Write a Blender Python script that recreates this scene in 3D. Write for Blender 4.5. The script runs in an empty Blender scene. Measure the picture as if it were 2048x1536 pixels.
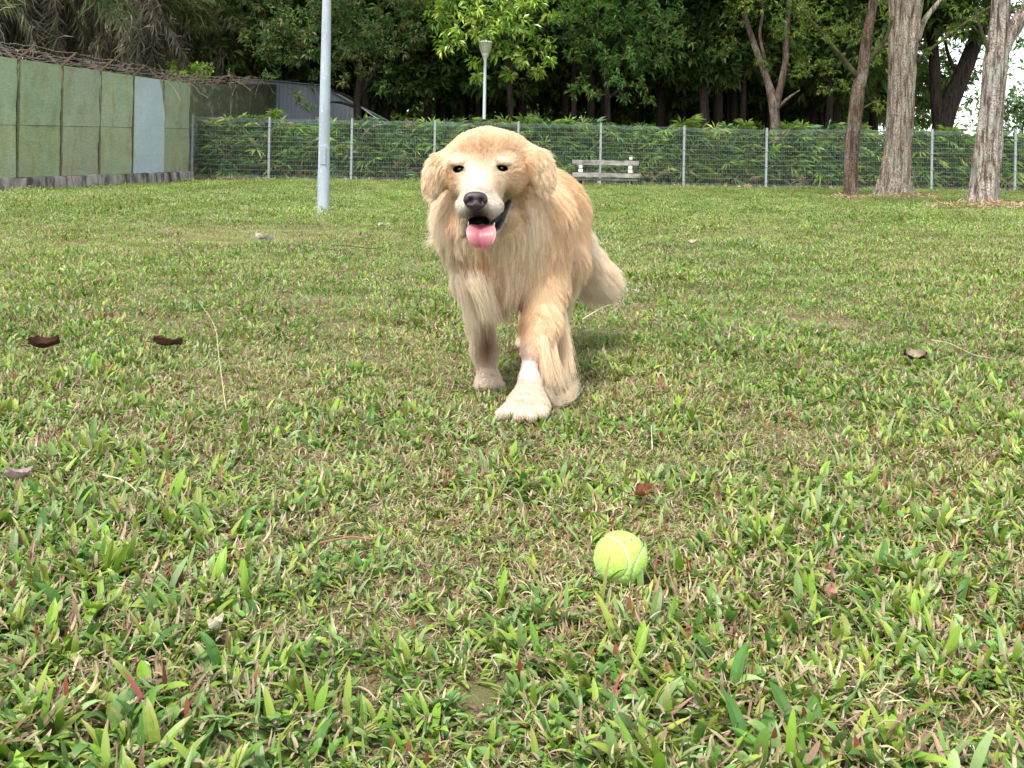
import bpy, math, random
import numpy as np
from mathutils import Vector, Matrix, kdtree, noise as mnoise

# ------------------------------------------------------------------ camera
F, PX, PY, H = 2050.0, 1024.0, 332.0, 0.54
ROLL = math.radians(1.0)
CR, SR = math.cos(ROLL), math.sin(ROLL)
sc = bpy.context.scene
col = sc.collection
cam_data = bpy.data.cameras.new('camera')
cam = bpy.data.objects.new('camera', cam_data)
col.objects.link(cam)
cam_data.sensor_width = 36.0
cam_data.lens = 36.0 * F / 2048.0
cam_data.shift_y = -(768.0 - PY) / 2048.0
cam_data.clip_start = 0.02
cam_data.clip_end = 1000.0
cam.matrix_world = Matrix.Translation((0, 0, H)) @ Matrix.Rotation(math.radians(90), 4, 'X') @ Matrix.Rotation(ROLL, 4, 'Z')
sc.camera = cam

# ------------------------------------------------------------------ sky and sun (bright overcast noon)
SUN_EL, SUN_AZ = math.radians(62), math.radians(-150)      # azimuth from +Y, clockwise
world = bpy.data.worlds.new('World')
sc.world = world
world.use_nodes = True
wn, wl = world.node_tree.nodes, world.node_tree.links
wn.clear()
w_out = wn.new('ShaderNodeOutputWorld')
w_bg = wn.new('ShaderNodeBackground')
w_sky = wn.new('ShaderNodeTexSky')
w_sky.sky_type = 'NISHITA'
w_sky.sun_disc = False
w_sky.sun_elevation = SUN_EL
w_sky.sun_rotation = SUN_AZ
w_sky.air_density = 1.0
w_sky.dust_density = 1.0
w_sky.ozone_density = 1.0
w_hs = wn.new('ShaderNodeHueSaturation')
w_hs.inputs['Saturation'].default_value = 0.30             # cloud cover whitens the sky
w_hs.inputs['Value'].default_value = 1.0
w_bg.inputs['Strength'].default_value = 0.10
wl.new(w_sky.outputs[0], w_hs.inputs['Color'])
wl.new(w_hs.outputs[0], w_bg.inputs['Color'])
wl.new(w_bg.outputs[0], w_out.inputs['Surface'])
sun_d = bpy.data.lights.new('sun', 'SUN')
sun_d.energy = 1.5
sun_d.angle = math.radians(12)
sun_d.color = (1.0, 0.96, 0.89)
sun = bpy.data.objects.new('sun', sun_d)
col.objects.link(sun)
sd = Vector((math.sin(SUN_AZ) * math.cos(SUN_EL), math.cos(SUN_AZ) * math.cos(SUN_EL), math.sin(SUN_EL)))
sun.rotation_euler = sd.to_track_quat('Z', 'Y').to_euler()
sc.view_settings.view_transform = 'Standard'
sc.view_settings.look = 'None'
sc.view_settings.exposure = 1.98
sc.view_settings.gamma = 1.0
sc.render.engine = 'CYCLES'
sc.cycles.max_bounces = 6
sc.cycles.diffuse_bounces = 4
sc.cycles.transmission_bounces = 4
sc.cycles.transparent_max_bounces = 8
sc.cycles.use_denoising = True
try:
    sc.cycles.denoiser = 'OPENIMAGEDENOISE'
except Exception:
    pass

# ------------------------------------------------------------------ helpers
def W(u, v, Y):
    """world point at depth Y metres in front of the camera that the photograph shows at pixel u, v"""
    dx, dy = u - PX, v - PY
    return Vector(((dx * CR + dy * SR) / F * Y, Y, H - (-dx * SR + dy * CR) / F * Y))

def G(u, v, z=0.0):
    """the point of the lawn seen at pixel u, v"""
    dx, dy = u - PX, v - PY
    return W(u, v, (H - z) * F / (-dx * SR + dy * CR))

def rng(seed):
    return np.random.default_rng(seed)

def tag(o, label=None, cat=None, group=None, kind=None):
    if label: o['label'] = label
    if cat: o['category'] = cat
    if group: o['group'] = group
    if kind: o['kind'] = kind
    return o

def empty(name, loc=(0, 0, 0), rz=0.0):
    o = bpy.data.objects.new(name, None)
    o.location = loc
    o.rotation_euler = (0, 0, rz)
    o.empty_display_size = 0.1
    col.objects.link(o)
    return o

def copy_tree(o, parent=None):
    c = o.copy()
    col.objects.link(c)
    if parent is not None:
        c.parent = parent
    for ch in list(o.children):
        copy_tree(ch, c)
    return c

def mesh_np(name, verts, faces, mat=None, parent=None, smooth=False, colors=None, link=True, mats=None, midx=None):
    """faces: (n,3) or (n,4) array, or list of such arrays; colors per vertex (n,3)"""
    me = bpy.data.meshes.new(name)
    verts = np.asarray(verts, dtype=np.float32)
    if not isinstance(faces, list):
        faces = [faces]
    faces = [np.asarray(f, dtype=np.int32) for f in faces if len(f)]
    nl = sum(f.size for f in faces)
    nf = sum(len(f) for f in faces)
    me.vertices.add(len(verts))
    me.vertices.foreach_set('co', verts.ravel())
    me.loops.add(nl)
    me.loops.foreach_set('vertex_index', np.concatenate([f.ravel() for f in faces]))
    me.polygons.add(nf)
    tot = np.concatenate([np.full(len(f), f.shape[1], dtype=np.int32) for f in faces])
    start = np.concatenate([[0], np.cumsum(tot)[:-1]]).astype(np.int32)
    me.polygons.foreach_set('loop_start', start)
    me.update(calc_edges=True)
    me.polygons.foreach_set('use_smooth', np.full(nf, bool(smooth)))
    if midx is not None:
        me.polygons.foreach_set('material_index', np.asarray(midx, dtype=np.int32))
    if colors is not None:
        a = me.color_attributes.new('Col', 'FLOAT_COLOR', 'POINT')
        c = np.ones((len(verts), 4), dtype=np.float32)
        c[:, :3] = colors
        a.data.foreach_set('color', c.ravel())
    for m in (mats or ([mat] if mat else [])):
        me.materials.append(m)
    o = bpy.data.objects.new(name, me)
    if link:
        col.objects.link(o)
        if parent is not None:
            o.parent = parent
    return o

class MB:
    """collects simple solids into one mesh"""
    def __init__(self):
        self.v, self.f4, self.f3, self.c, self.n = [], [], [], [], 0
    def add(self, v, f4=None, f3=None, c=(1, 1, 1)):
        v = np.asarray(v, dtype=np.float64)
        self.v.append(v)
        if f4 is not None and len(f4): self.f4.append(np.asarray(f4) + self.n)
        if f3 is not None and len(f3): self.f3.append(np.asarray(f3) + self.n)
        cc = np.asarray(c, dtype=np.float64)
        self.c.append(np.tile(cc, (len(v), 1)) if cc.ndim == 1 else cc)
        self.n += len(v)
        return self
    def box(self, c, s, rot=None, bev=0.0, jitter=0.0, rg=None, col_=(1, 1, 1)):
        """bevelled box, centre c, full size s; rot = 3x3"""
        h = np.array(s, dtype=float) / 2
        if bev <= 0:
            v = np.array([[x, y, z] for x in (-1, 1) for y in (-1, 1) for z in (-1, 1)], float) * h
            f = [[0, 1, 3, 2], [4, 6, 7, 5], [0, 4, 5, 1], [2, 3, 7, 6], [0, 2, 6, 4], [1, 5, 7, 3]]
            f3 = []
        else:
            b = min(bev, h.min() * 0.9)
            v, idx = [], {}
            for i in range(8):
                sg = np.array([1 if i & 4 else -1, 1 if i & 2 else -1, 1 if i & 1 else -1], float)
                for a in range(3):
                    p = sg * (h - b)
                    p[a] = sg[a] * h[a]
                    idx[(i, a)] = len(v)
                    v.append(p)
            f, f3 = [], []
            bits = (4, 2, 1)
            for a in range(3):
                o1, o2 = [bits[k] for k in range(3) if k != a]
                for s_ in (0, 1):
                    base = bits[a] * s_
                    q = [base, base | o1, base | o1 | o2, base | o2]
                    f.append([idx[(i, a)] for i in q])
            for a in range(3):          # edges along axis a
                o = [k for k in range(3) if k != a]
                for s1 in (0, 1):
                    for s2 in (0, 1):
                        base = bits[o[0]] * s1 + bits[o[1]] * s2
                        i0, i1 = base, base | bits[a]
                        f.append([idx[(i0, o[0])], idx[(i1, o[0])], idx[(i1, o[1])], idx[(i0, o[1])]])
            for i in range(8):
                f3.append([idx[(i, 0)], idx[(i, 1)], idx[(i, 2)]])
            v = np.array(v)
        if jitter and rg is not None:
            v = v + rg.normal(0, jitter, v.shape)
        if rot is not None:
            v = v @ np.array(rot).T
        self.add(v + np.array(c), f, f3, col_)
        return self
    def tube(self, pts, radii, n=8, cap=True, fn=None, col_=(1, 1, 1)):
        v, f4, f3 = tube_geo(pts, radii, n, cap, fn)
        self.add(v, f4, f3, col_)
        return self
    def lathe(self, prof, n=24, c=(0, 0, 0), col_=(1, 1, 1)):
        """prof: list of (r, z)"""
        a = np.linspace(0, 2 * np.pi, n, endpoint=False)
        v = np.array([[r * np.cos(t) + c[0], r * np.sin(t) + c[1], z + c[2]] for r, z in prof for t in a])
        f = []
        for i in range(len(prof) - 1):
            for j in range(n):
                k = (j + 1) % n
                f.append([i * n + j, i * n + k, (i + 1) * n + k, (i + 1) * n + j])
        self.add(v, f, None, col_)
        return self
    def build(self, name, mat=None, parent=None, smooth=False, use_col=False):
        fs = []
        if self.f4: fs.append(np.concatenate(self.f4))
        if self.f3: fs.append(np.concatenate(self.f3))
        o = mesh_np(name, np.concatenate(self.v), fs, mat, parent, smooth, colors=np.concatenate(self.c) if use_col else None)
        return o

def frames(pts):
    pts = np.asarray(pts, float)
    t = np.gradient(pts, axis=0)
    t /= np.linalg.norm(t, axis=1)[:, None] + 1e-12
    up = np.array([0.0, 1.0, 0.0]) if abs(t[0][1]) < 0.9 else np.array([1.0, 0, 0])
    ns, bs = [], []
    n = up
    for i in range(len(pts)):
        n = n - t[i] * np.dot(n, t[i])
        n /= np.linalg.norm(n) + 1e-12
        b = np.cross(t[i], n)
        ns.append(n); bs.append(b)
    return t, np.array(ns), np.array(bs)

def tube_geo(pts, radii, n=8, cap=True, fn=None):
    """tube along pts; fn(angle array, s, point) -> radius factor"""
    pts = np.asarray(pts, float)
    m = len(pts)
    radii = np.broadcast_to(np.asarray(radii, float), (m,))
    t, N, B = frames(pts)
    a = np.linspace(0, 2 * np.pi, n, endpoint=False)
    rr = np.repeat(radii[:, None], n, 1)
    if fn is not None:
        rr = rr * fn(a, m)
    v = pts[:, None, :] + rr[:, :, None] * (np.cos(a)[None, :, None] * N[:, None, :] + np.sin(a)[None, :, None] * B[:, None, :])
    v = v.reshape(-1, 3)
    i, j = np.meshgrid(np.arange(m - 1), np.arange(n), indexing='ij')
    k = (j + 1) % n
    f4 = np.stack([i * n + j, i * n + k, (i + 1) * n + k, (i + 1) * n + j], -1).reshape(-1, 4)
    f3 = []
    if cap:
        v = np.vstack([v, pts[0], pts[-1]])
        jj = np.arange(n); kk = (jj + 1) % n
        f3 = np.concatenate([np.stack([np.full(n, m * n), kk, jj], -1), np.stack([np.full(n, m * n + 1), (m - 1) * n + jj, (m - 1) * n + kk], -1)])
    return v, f4, f3

def smooth_path(ctrl, n):
    """catmull-rom through control rows (any width)"""
    c = np.asarray(ctrl, float)
    c = np.vstack([2 * c[0] - c[1], c, 2 * c[-1] - c[-2]])
    out = []
    segs = len(c) - 3
    for k in range(n):
        s = k / (n - 1) * segs
        i = min(int(s), segs - 1)
        t = s - i
        p0, p1, p2, p3 = c[i:i + 4]
        out.append(0.5 * ((2 * p1) + (-p0 + p2) * t + (2 * p0 - 5 * p1 + 4 * p2 - p3) * t * t + (-p0 + 3 * p1 - 3 * p2 + p3) * t ** 3))
    return np.array(out)

def fbm(p, scale=1.0, octv=3, seed=0.0):
    """cheap value noise by summed sines, vectorised: about -1..1"""
    p = np.asarray(p, float) * scale
    out = np.zeros(p.shape[:-1])
    amp, tot = 1.0, 0.0
    r = np.random.default_rng(abs(int(seed * 1000)) + 17)
    for o in range(octv):
        for _ in range(3):
            d = r.normal(0, 1, p.shape[-1]); d /= np.linalg.norm(d)
            d2 = r.normal(0, 1, p.shape[-1]); d2 /= np.linalg.norm(d2)
            ph, ph2 = r.uniform(0, 6.28, 2)
            out += amp * np.sin(p @ d * 2.1 + ph + 1.3 * np.sin(p @ d2 * 1.3 + ph2)) / 3
        tot += amp
        amp *= 0.55
        p = p * 2.03
    return out / tot * 1.6

def srgb(r, g, b):
    f = lambda c: (c / 255 / 12.92) if c / 255 <= 0.04045 else ((c / 255 + 0.055) / 1.055) ** 2.4
    return (f(r), f(g), f(b))

# ------------------------------------------------------------------ materials
class NT:
    """small node-tree builder"""
    def __init__(self, name):
        self.m = bpy.data.materials.new(name)
        self.m.use_nodes = True
        self.t = self.m.node_tree
        self.n, self.l = self.t.nodes, self.t.links
        self.n.clear()
        self.out = self.n.new('ShaderNodeOutputMaterial')
    def node(self, typ, **kw):
        x = self.n.new(typ)
        for k, v in kw.items():
            if k.startswith('i_'):
                x.inputs[k[2:].replace('_', ' ')].default_value = v
            else:
                setattr(x, k, v)
        return x
    def set(self, sock, val):
        if isinstance(val, bpy.types.NodeSocket):
            self.l.new(val, sock)
        elif isinstance(val, (tuple, list)) and len(val) == 3 and sock.type == 'RGBA':
            sock.default_value = (*val, 1)
        else:
            sock.default_value = val
    def coord(self, which='Object'):
        return self.node('ShaderNodeTexCoord').outputs[which]
    def geo(self, which='Position'):
        return self.node('ShaderNodeNewGeometry').outputs[which]
    def mapping(self, vec, scale=(1, 1, 1), loc=(0, 0, 0), rot=(0, 0, 0)):
        m = self.node('ShaderNodeMapping')
        self.l.new(vec, m.inputs['Vector'])
        m.inputs['Scale'].default_value = scale
        m.inputs['Location'].default_value = loc
        m.inputs['Rotation'].default_value = rot
        return m.outputs[0]
    def noise(self, vec, scale=5, detail=4, rough=0.55, dist=0.0, out='Fac'):
        x = self.node('ShaderNodeTexNoise')
        if vec is not None: self.l.new(vec, x.inputs['Vector'])
        x.inputs['Scale'].default_value = scale
        x.inputs['Detail'].default_value = detail
        x.inputs['Roughness'].default_value = rough
        x.inputs['Distortion'].default_value = dist
        return x.outputs[out]
    def voronoi(self, vec, scale=5, feature='F1', out='Distance', rand=1.0):
        x = self.node('ShaderNodeTexVoronoi', feature=feature)
        if vec is not None: self.l.new(vec, x.inputs['Vector'])
        x.inputs['Scale'].default_value = scale
        x.inputs['Randomness'].default_value = rand
        return x.outputs[out]
    def ramp(self, fac, stops, interp='LINEAR'):
        x = self.node('ShaderNodeValToRGB')
        self.l.new(fac, x.inputs[0])
        cr = x.color_ramp
        cr.interpolation = interp
        while len(cr.elements) < len(stops):
            cr.elements.new(0.5)
        for e, (p, c) in zip(cr.elements, stops):
            e.position = p
            e.color = (*c, 1) if isinstance(c, (tuple, list)) else (c, c, c, 1)
        return x.outputs[0]
    def mix(self, fac, a, b, mode='MIX'):
        x = self.node('ShaderNodeMix', data_type='RGBA', blend_type=mode)
        self.set(x.inputs[0], fac)
        self.set(x.inputs[6], a)
        self.set(x.inputs[7], b)
        return x.outputs[2]
    def math(self, op, a, b=0.0, clamp=False):
        x = self.node('ShaderNodeMath', operation=op, use_clamp=clamp)
        self.set(x.inputs[0], a)
        self.set(x.inputs[1], b)
        return x.outputs[0]
    def sep(self, vec):
        x = self.node('ShaderNodeSeparateXYZ')
        self.l.new(vec, x.inputs[0])
        return x.outputs
    def attr(self, name, out='Color', typ='GEOMETRY'):
        x = self.node('ShaderNodeAttribute', attribute_name=name, attribute_type=typ)
        return x.outputs[out]
    def hsv(self, c, h=0.5, s=1.0, v=1.0):
        x = self.node('ShaderNodeHueSaturation')
        self.set(x.inputs['Color'], c)
        self.set(x.inputs['Hue'], h)
        self.set(x.inputs['Saturation'], s)
        self.set(x.inputs['Value'], v)
        return x.outputs[0]
    def bump(self, height, strength=0.5, dist=0.01):
        x = self.node('ShaderNodeBump')
        self.l.new(height, x.inputs['Height'])
        x.inputs['Strength'].default_value = strength
        x.inputs['Distance'].default_value = dist
        return x.outputs[0]
    def finish(self, color, rough=0.7, spec=0.3, metal=0.0, bump=None, transl=0.0, sheen=0.0, coat=0.0, transl_col=None):
        p = self.node('ShaderNodeBsdfPrincipled')
        self.set(p.inputs['Base Color'], color)
        self.set(p.inputs['Roughness'], rough)
        self.set(p.inputs['Specular IOR Level'], spec)
        self.set(p.inputs['Metallic'], metal)
        if sheen: p.inputs['Sheen Weight'].default_value = sheen
        if coat: p.inputs['Coat Weight'].default_value = coat
        if bump is not None: self.l.new(bump, p.inputs['Normal'])
        res = p.outputs[0]
        if transl:
            tr = self.node('ShaderNodeBsdfTranslucent')
            self.set(tr.inputs[0], transl_col if transl_col is not None else color)
            mx = self.node('ShaderNodeMixShader')
            mx.inputs[0].default_value = transl
            self.l.new(res, mx.inputs[1]); self.l.new(tr.outputs[0], mx.inputs[2])
            res = mx.outputs[0]
        self.l.new(res, self.out.inputs['Surface'])
        return self.m
# ------------------------------------------------------------------ lawn: soil sheet
def ground_z(x, y):
    x = np.asarray(x, float); y = np.asarray(y, float)
    p = np.stack([x, y], -1)
    amp = np.clip((y - 1.5) / 6, 0, 1) * np.clip((40 - y) / 8, 0, 1)
    amp = amp + 0
    dip = -0.12 * np.clip((-x - 6.0) / 2.8, 0, 1) * np.clip((31.5 - y) / 4, 0, 1) * np.clip((y - 10) / 4, 0, 1)
    return dip + amp * 0.018 * fbm(p, 0.35, 2, 0.2) + 0.004 * np.clip((y - .5) / 1.0, 0, 1) * fbm(p, 2.2, 2, 0.4)

def build_ground():
    ys = np.concatenate([np.linspace(-6, 0.4, 8), np.linspace(0.5, 4, 71), 4 + np.cumsum(np.linspace(0.07, 0.6, 80)), [36, 45, 60, 90, 150, 320]])
    us = np.concatenate([np.linspace(-1, -0.14, 24), np.linspace(-0.13, 0.13, 60), np.linspace(0.14, 1, 24)])
    V = []
    for y in ys:
        half = max(6.0, abs(y) * 1.2 + 5) if y < 36 else y * 2.5
        half = max(half, 12) if y > 10 else half
        xs = us * half * 1.0
        V.append(np.stack([xs, np.full(len(xs), y), ground_z(xs, np.full(len(xs), y))], 1))
    V = np.concatenate(V)
    nx, ny = len(us), len(ys)
    i, j = np.meshgrid(np.arange(ny - 1), np.arange(nx - 1), indexing='ij')
    f = np.stack([i * nx + j, i * nx + j + 1, (i + 1) * nx + j + 1, (i + 1) * nx + j], -1).reshape(-1, 4)
    t = NT('lawn_soil')
    pos = t.geo()
    n1 = t.noise(pos, 30, 5, 0.65)
    n2 = t.noise(pos, 260, 5, 0.75)
    fine = t.mix(t.ramp(n2, [(0.38, 0.0), (0.62, 1.0)]), (0.07, 0.048, 0.030), (0.42, 0.33, 0.20))
    green = t.mix(n1, (0.12, 0.13, 0.04), (0.26, 0.25, 0.10))
    c = t.mix(t.ramp(n1, [(0.40, 0.15), (0.62, 0.85)]), fine, green)
    # far lawn reads as closed turf; forest floor beyond the fence is leaf litter
    y = t.sep(pos)[1]
    far = t.ramp(t.math('DIVIDE', y, 40.0), [(0.10, 0.0), (0.28, 1.0)])
    turf = t.mix(t.noise(pos, 9, 6, 0.75), (0.14, 0.19, 0.035), (0.27, 0.31, 0.085))
    c = t.mix(far, c, turf)
    litter = t.mix(t.noise(pos, 6, 6, 0.7), (0.05, 0.035, 0.02), (0.22, 0.15, 0.09))
    c = t.mix(t.math('GREATER_THAN', y, 29.7), c, litter)
    h = t.math('ADD', n1, t.math('MULTIPLY', n2, 0.9))
    m = t.finish(c, rough=0.95, spec=0.1, bump=t.bump(h, 0.8, 0.02))
    o = mesh_np('lawn', V, f, m, smooth=True)
    tag(o, kind='structure')
    return o
build_ground()

# ------------------------------------------------------------------ grass
GREENS = np.array([[0.185, 0.310, 0.030], [0.230, 0.345, 0.045], [0.085, 0.200, 0.025], [0.290, 0.370, 0.060], [0.190, 0.300, 0.085], [0.260, 0.360, 0.150], [0.31, 0.39, 0.065], [0.105, 0.245, 0.030], [0.160, 0.300, 0.040], [0.070, 0.165, 0.030]])
DRY = np.array([[0.42, 0.33, 0.17], [0.50, 0.42, 0.25], [0.30, 0.20, 0.10], [0.36, 0.25, 0.15], [0.24, 0.15, 0.08], [0.52, 0.43, 0.29], [0.40, 0.27, 0.20], [0.34, 0.21, 0.15], [0.66, 0.58, 0.42], [0.50, 0.38, 0.27]])
RED = np.array([[0.24, 0.075, 0.05], [0.28, 0.15, 0.12], [0.20, 0.10, 0.095], [0.30, 0.18, 0.13]])

def blade_geo(r, L, wdt, lean, az, base, curl, colr, seg=4, fold=0.35, tw=0.0, tip=None):
    """one grass blade: folded strip"""
    t = np.linspace(0, 1, seg + 1)
    ang = lean + curl * t            # angle from vertical
    dx = np.concatenate([[0], np.cumsum(np.sin(ang[:-1]) * L / seg)])
    dz = np.concatenate([[0], np.cumsum(np.cos(ang[:-1]) * L / seg)])
    dirx, diry = math.cos(az), math.sin(az)
    cx = base[0] + dx * dirx; cy = base[1] + dx * diry; cz = np.maximum(base[2] + dz, base[2] * 0.3 + 0.0015)
    w = wdt * np.sin(np.pi * (0.18 + 0.82 * t) ** 0.9) ** 0.7 * 0.5
    w[-1] = 0.0
    pa = az + math.pi / 2 + tw * t
    sx, sy = np.cos(pa), np.sin(pa)
    v = []
    for i in range(seg):
        up = w[i] * fold
        v += [[cx[i] - sx[i] * w[i], cy[i] - sy[i] * w[i], cz[i] + up], [cx[i], cy[i], cz[i]], [cx[i] + sx[i] * w[i], cy[i] + sy[i] * w[i], cz[i] + up]]
    v.append([cx[-1], cy[-1], cz[-1]])
    f = []
    for i in range(seg - 1):
        a = 3 * i
        f += [[a, a + 1, a + 4], [a, a + 4, a + 3], [a + 1, a + 2, a + 5], [a + 1, a + 5, a + 4]]
    a = 3 * (seg - 1)
    f += [[a, a + 1, a + 3], [a + 1, a + 2, a + 3]]
    c = np.tile(colr, (len(v), 1))
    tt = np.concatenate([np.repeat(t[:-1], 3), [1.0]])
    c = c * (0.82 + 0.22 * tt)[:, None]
    if tip is not None:
        k = np.clip((tt - 0.55) / 0.45, 0, 1)[:, None]
        c = c * (1 - k) + tip * k
    return np.array(v), np.array(f), c

def grass_material():
    t = NT('grass_blade')
    c = t.attr('Col')
    oi = t.node('ShaderNodeObjectInfo')
    pos = t.geo()
    n = t.noise(pos, 0.55, 3, 0.6)
    c = t.mix(1.0, c, t.ramp(n, [(0.35, (0.86, 0.92, 0.86)), (0.65, (1.12, 1.06, 1.0))]), 'MULTIPLY')
    rv = t.math('ADD', t.math('MULTIPLY', oi.outputs['Random'], 0.40), 0.82)
    c = t.mix(1.0, c, rv, 'MULTIPLY')
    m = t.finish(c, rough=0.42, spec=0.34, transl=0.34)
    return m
GM = grass_material()

def make_proto(kind, seed, nb, rad, Lr, Wr, seg):
    r = rng(seed)
    V, Fc, C, n = [], [], [], 0
    for b in range(nb):
        th, q = r.uniform(0, 2 * math.pi), rad * math.sqrt(r.uniform(0, 1))
        base = (q * math.cos(th), q * math.sin(th), r.uniform(0, 0.003))
        x = r.uniform()
        tip = None
        pdry = {'green': 0.28, 'mixed': 0.50, 'dry': 0.78, 'red': 0.38}[kind]
        if x < pdry:
            cc = DRY[r.integers(len(DRY))] * r.uniform(0.75, 1.1)
            L = r.uniform(*Lr) * 0.9; wd = r.uniform(*Wr) * 0.42
            lean, curl = r.uniform(0.7, 1.6), r.normal(0, 1.1)
            L *= r.uniform(0.45, 1.0)
            base = (base[0], base[1], r.uniform(0.002, 0.014))
        elif x < pdry + (0.28 if kind == 'red' else 0.016):
            cc = RED[r.integers(len(RED))] * r.uniform(0.8, 1.2)
            L = r.uniform(*Lr) * 0.95; wd = r.uniform(*Wr) * 0.8
            lean, curl = r.uniform(0.1, 0.9), r.uniform(-0.2, 0.5)
        else:
            cc = GREENS[r.integers(len(GREENS))] * r.uniform(0.8, 1.18)
            L = r.uniform(*Lr); wd = r.uniform(*Wr)
            lean, curl = abs(r.normal(0.88, 0.50)), r.uniform(0.1, 1.3)
            if seg >= 5 and r.uniform() < 0.09:      # small round weed leaves among the blades
                L, wd, lean, curl = r.uniform(0.009, 0.015), r.uniform(0.009, 0.013), r.uniform(0.9, 1.4), 0.3
                base = (base[0], base[1], r.uniform(0.006, 0.018))
                cc = np.array([0.16, 0.30, 0.07]) * r.uniform(0.8, 1.2)
            if r.uniform() < 0.12: tip = DRY[r.integers(2)]
        az = th + r.normal(0, 1.0)
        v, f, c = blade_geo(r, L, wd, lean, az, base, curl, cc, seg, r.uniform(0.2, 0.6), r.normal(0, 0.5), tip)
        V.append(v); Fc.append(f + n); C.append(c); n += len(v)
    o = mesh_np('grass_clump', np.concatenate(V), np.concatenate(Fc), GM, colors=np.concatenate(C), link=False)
    return o

def instancer(name, pts, rotz, tilt, scale, idx, protos):
    """one object that draws the protos on its points (geometry nodes)"""
    me = bpy.data.meshes.new(name)
    me.vertices.add(len(pts))
    me.vertices.foreach_set('co', np.asarray(pts, np.float32).ravel())
    a = me.attributes.new('rot', 'FLOAT_VECTOR', 'POINT')
    rv = np.zeros((len(pts), 3), np.float32); rv[:, :2] = tilt; rv[:, 2] = rotz
    a.data.foreach_set('vector', rv.ravel())
    a = me.attributes.new('scl', 'FLOAT_VECTOR', 'POINT')
    a.data.foreach_set('vector', np.asarray(scale, np.float32).ravel())
    a = me.attributes.new('pick', 'INT', 'POINT')
    a.data.foreach_set('value', np.asarray(idx, np.int32))
    me.materials.append(GM)
    o = bpy.data.objects.new(name, me)
    col.objects.link(o)
    ng = bpy.data.node_groups.new(name, 'GeometryNodeTree')
    ng.interface.new_socket('Geometry', in_out='INPUT', socket_type='NodeSocketGeometry')
    ng.interface.new_socket('Geometry', in_out='OUTPUT', socket_type='NodeSocketGeometry')
    gi = ng.nodes.new('NodeGroupInput'); go = ng.nodes.new('NodeGroupOutput')
    g2i = ng.nodes.new('GeometryNodeGeometryToInstance')
    for p in reversed(protos):
        oi = ng.nodes.new('GeometryNodeObjectInfo')
        oi.inputs['Object'].default_value = p
        oi.inputs['As Instance'].default_value = True
        ng.links.new(oi.outputs['Geometry'], g2i.inputs[0])
    iop = ng.nodes.new('GeometryNodeInstanceOnPoints')
    iop.inputs['Pick Instance'].default_value = True
    ng.links.new(gi.outputs[0], iop.inputs['Points'])
    ng.links.new(g2i.outputs[0], iop.inputs['Instance'])
    def att(nm, ty):
        x = ng.nodes.new('GeometryNodeInputNamedAttribute')
        x.data_type = ty
        x.inputs['Name'].default_value = nm
        return next(s for s in x.outputs if s.enabled and s.name == 'Attribute')
    e2r = ng.nodes.new('FunctionNodeEulerToRotation')
    ng.links.new(att('rot', 'FLOAT_VECTOR'), e2r.inputs[0])
    ng.links.new(e2r.outputs[0], iop.inputs['Rotation'])
    ng.links.new(att('scl', 'FLOAT_VECTOR'), iop.inputs['Scale'])
    ng.links.new(att('pick', 'INT'), iop.inputs['Instance Index'])
    ng.links.new(iop.outputs[0], go.inputs[0])
    md = o.modifiers.new('scatter', 'NODES')
    md.node_group = ng
    return o

BARE = []     # (x, y, radius x, radius y, strength): worn places in the turf
for u, v, rx, ry, s in ((520, 470, 1.0, 0.9, 0.95), (330, 500, 0.5, 0.5, 0.5), (1968, 424, 1.0, 0.8, 1.9), (1790, 398, 1.0, 0.9, 1.2), (1700, 402, 0.6, 0.6, 0.9),
                        (1500, 470, 1.2, 0.6, 0.35), (1200, 780, 0.16, 0.16, 0.5), (1560, 880, 0.12, 0.10, 0.8), (1900, 930, 0.14, 0.10, 0.8),
                        (1350, 1060, 0.07, 0.06, 0.6), (1950, 1480, 0.10, 0.05, 0.9), (450, 760, 0.25, 0.1, 0.5), (330, 1370, 0.03, 0.03, 0.3), (700, 1250, 0.06, 0.03, 0.4)):
    g = G(u, v)
    BARE.append((g.x, g.y, rx, ry, s))

def dryness(x, y):
    p = np.stack([x, y], -1)
    d = 0.40 + 0.26 * fbm(p, 1.5, 3, 0.9) + 0.30 * fbm(p, 6.0, 2, 0.1)
    # the trodden stretch in the middle distance is strawier than the near and far turf
    d += 0.10 * np.exp(-((y - 3.0) / 1.8) ** 2) - 0.14 * np.exp(-((y - 1.1) / 0.45) ** 2) - 0.18 * np.clip((y - 9) / 6, 0, 1)
    for bx, by, rx, ry, s in BARE:
        d += s * np.exp(-((x - bx) / rx) ** 2 - ((y - by) / ry) ** 2)
    return d

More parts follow.
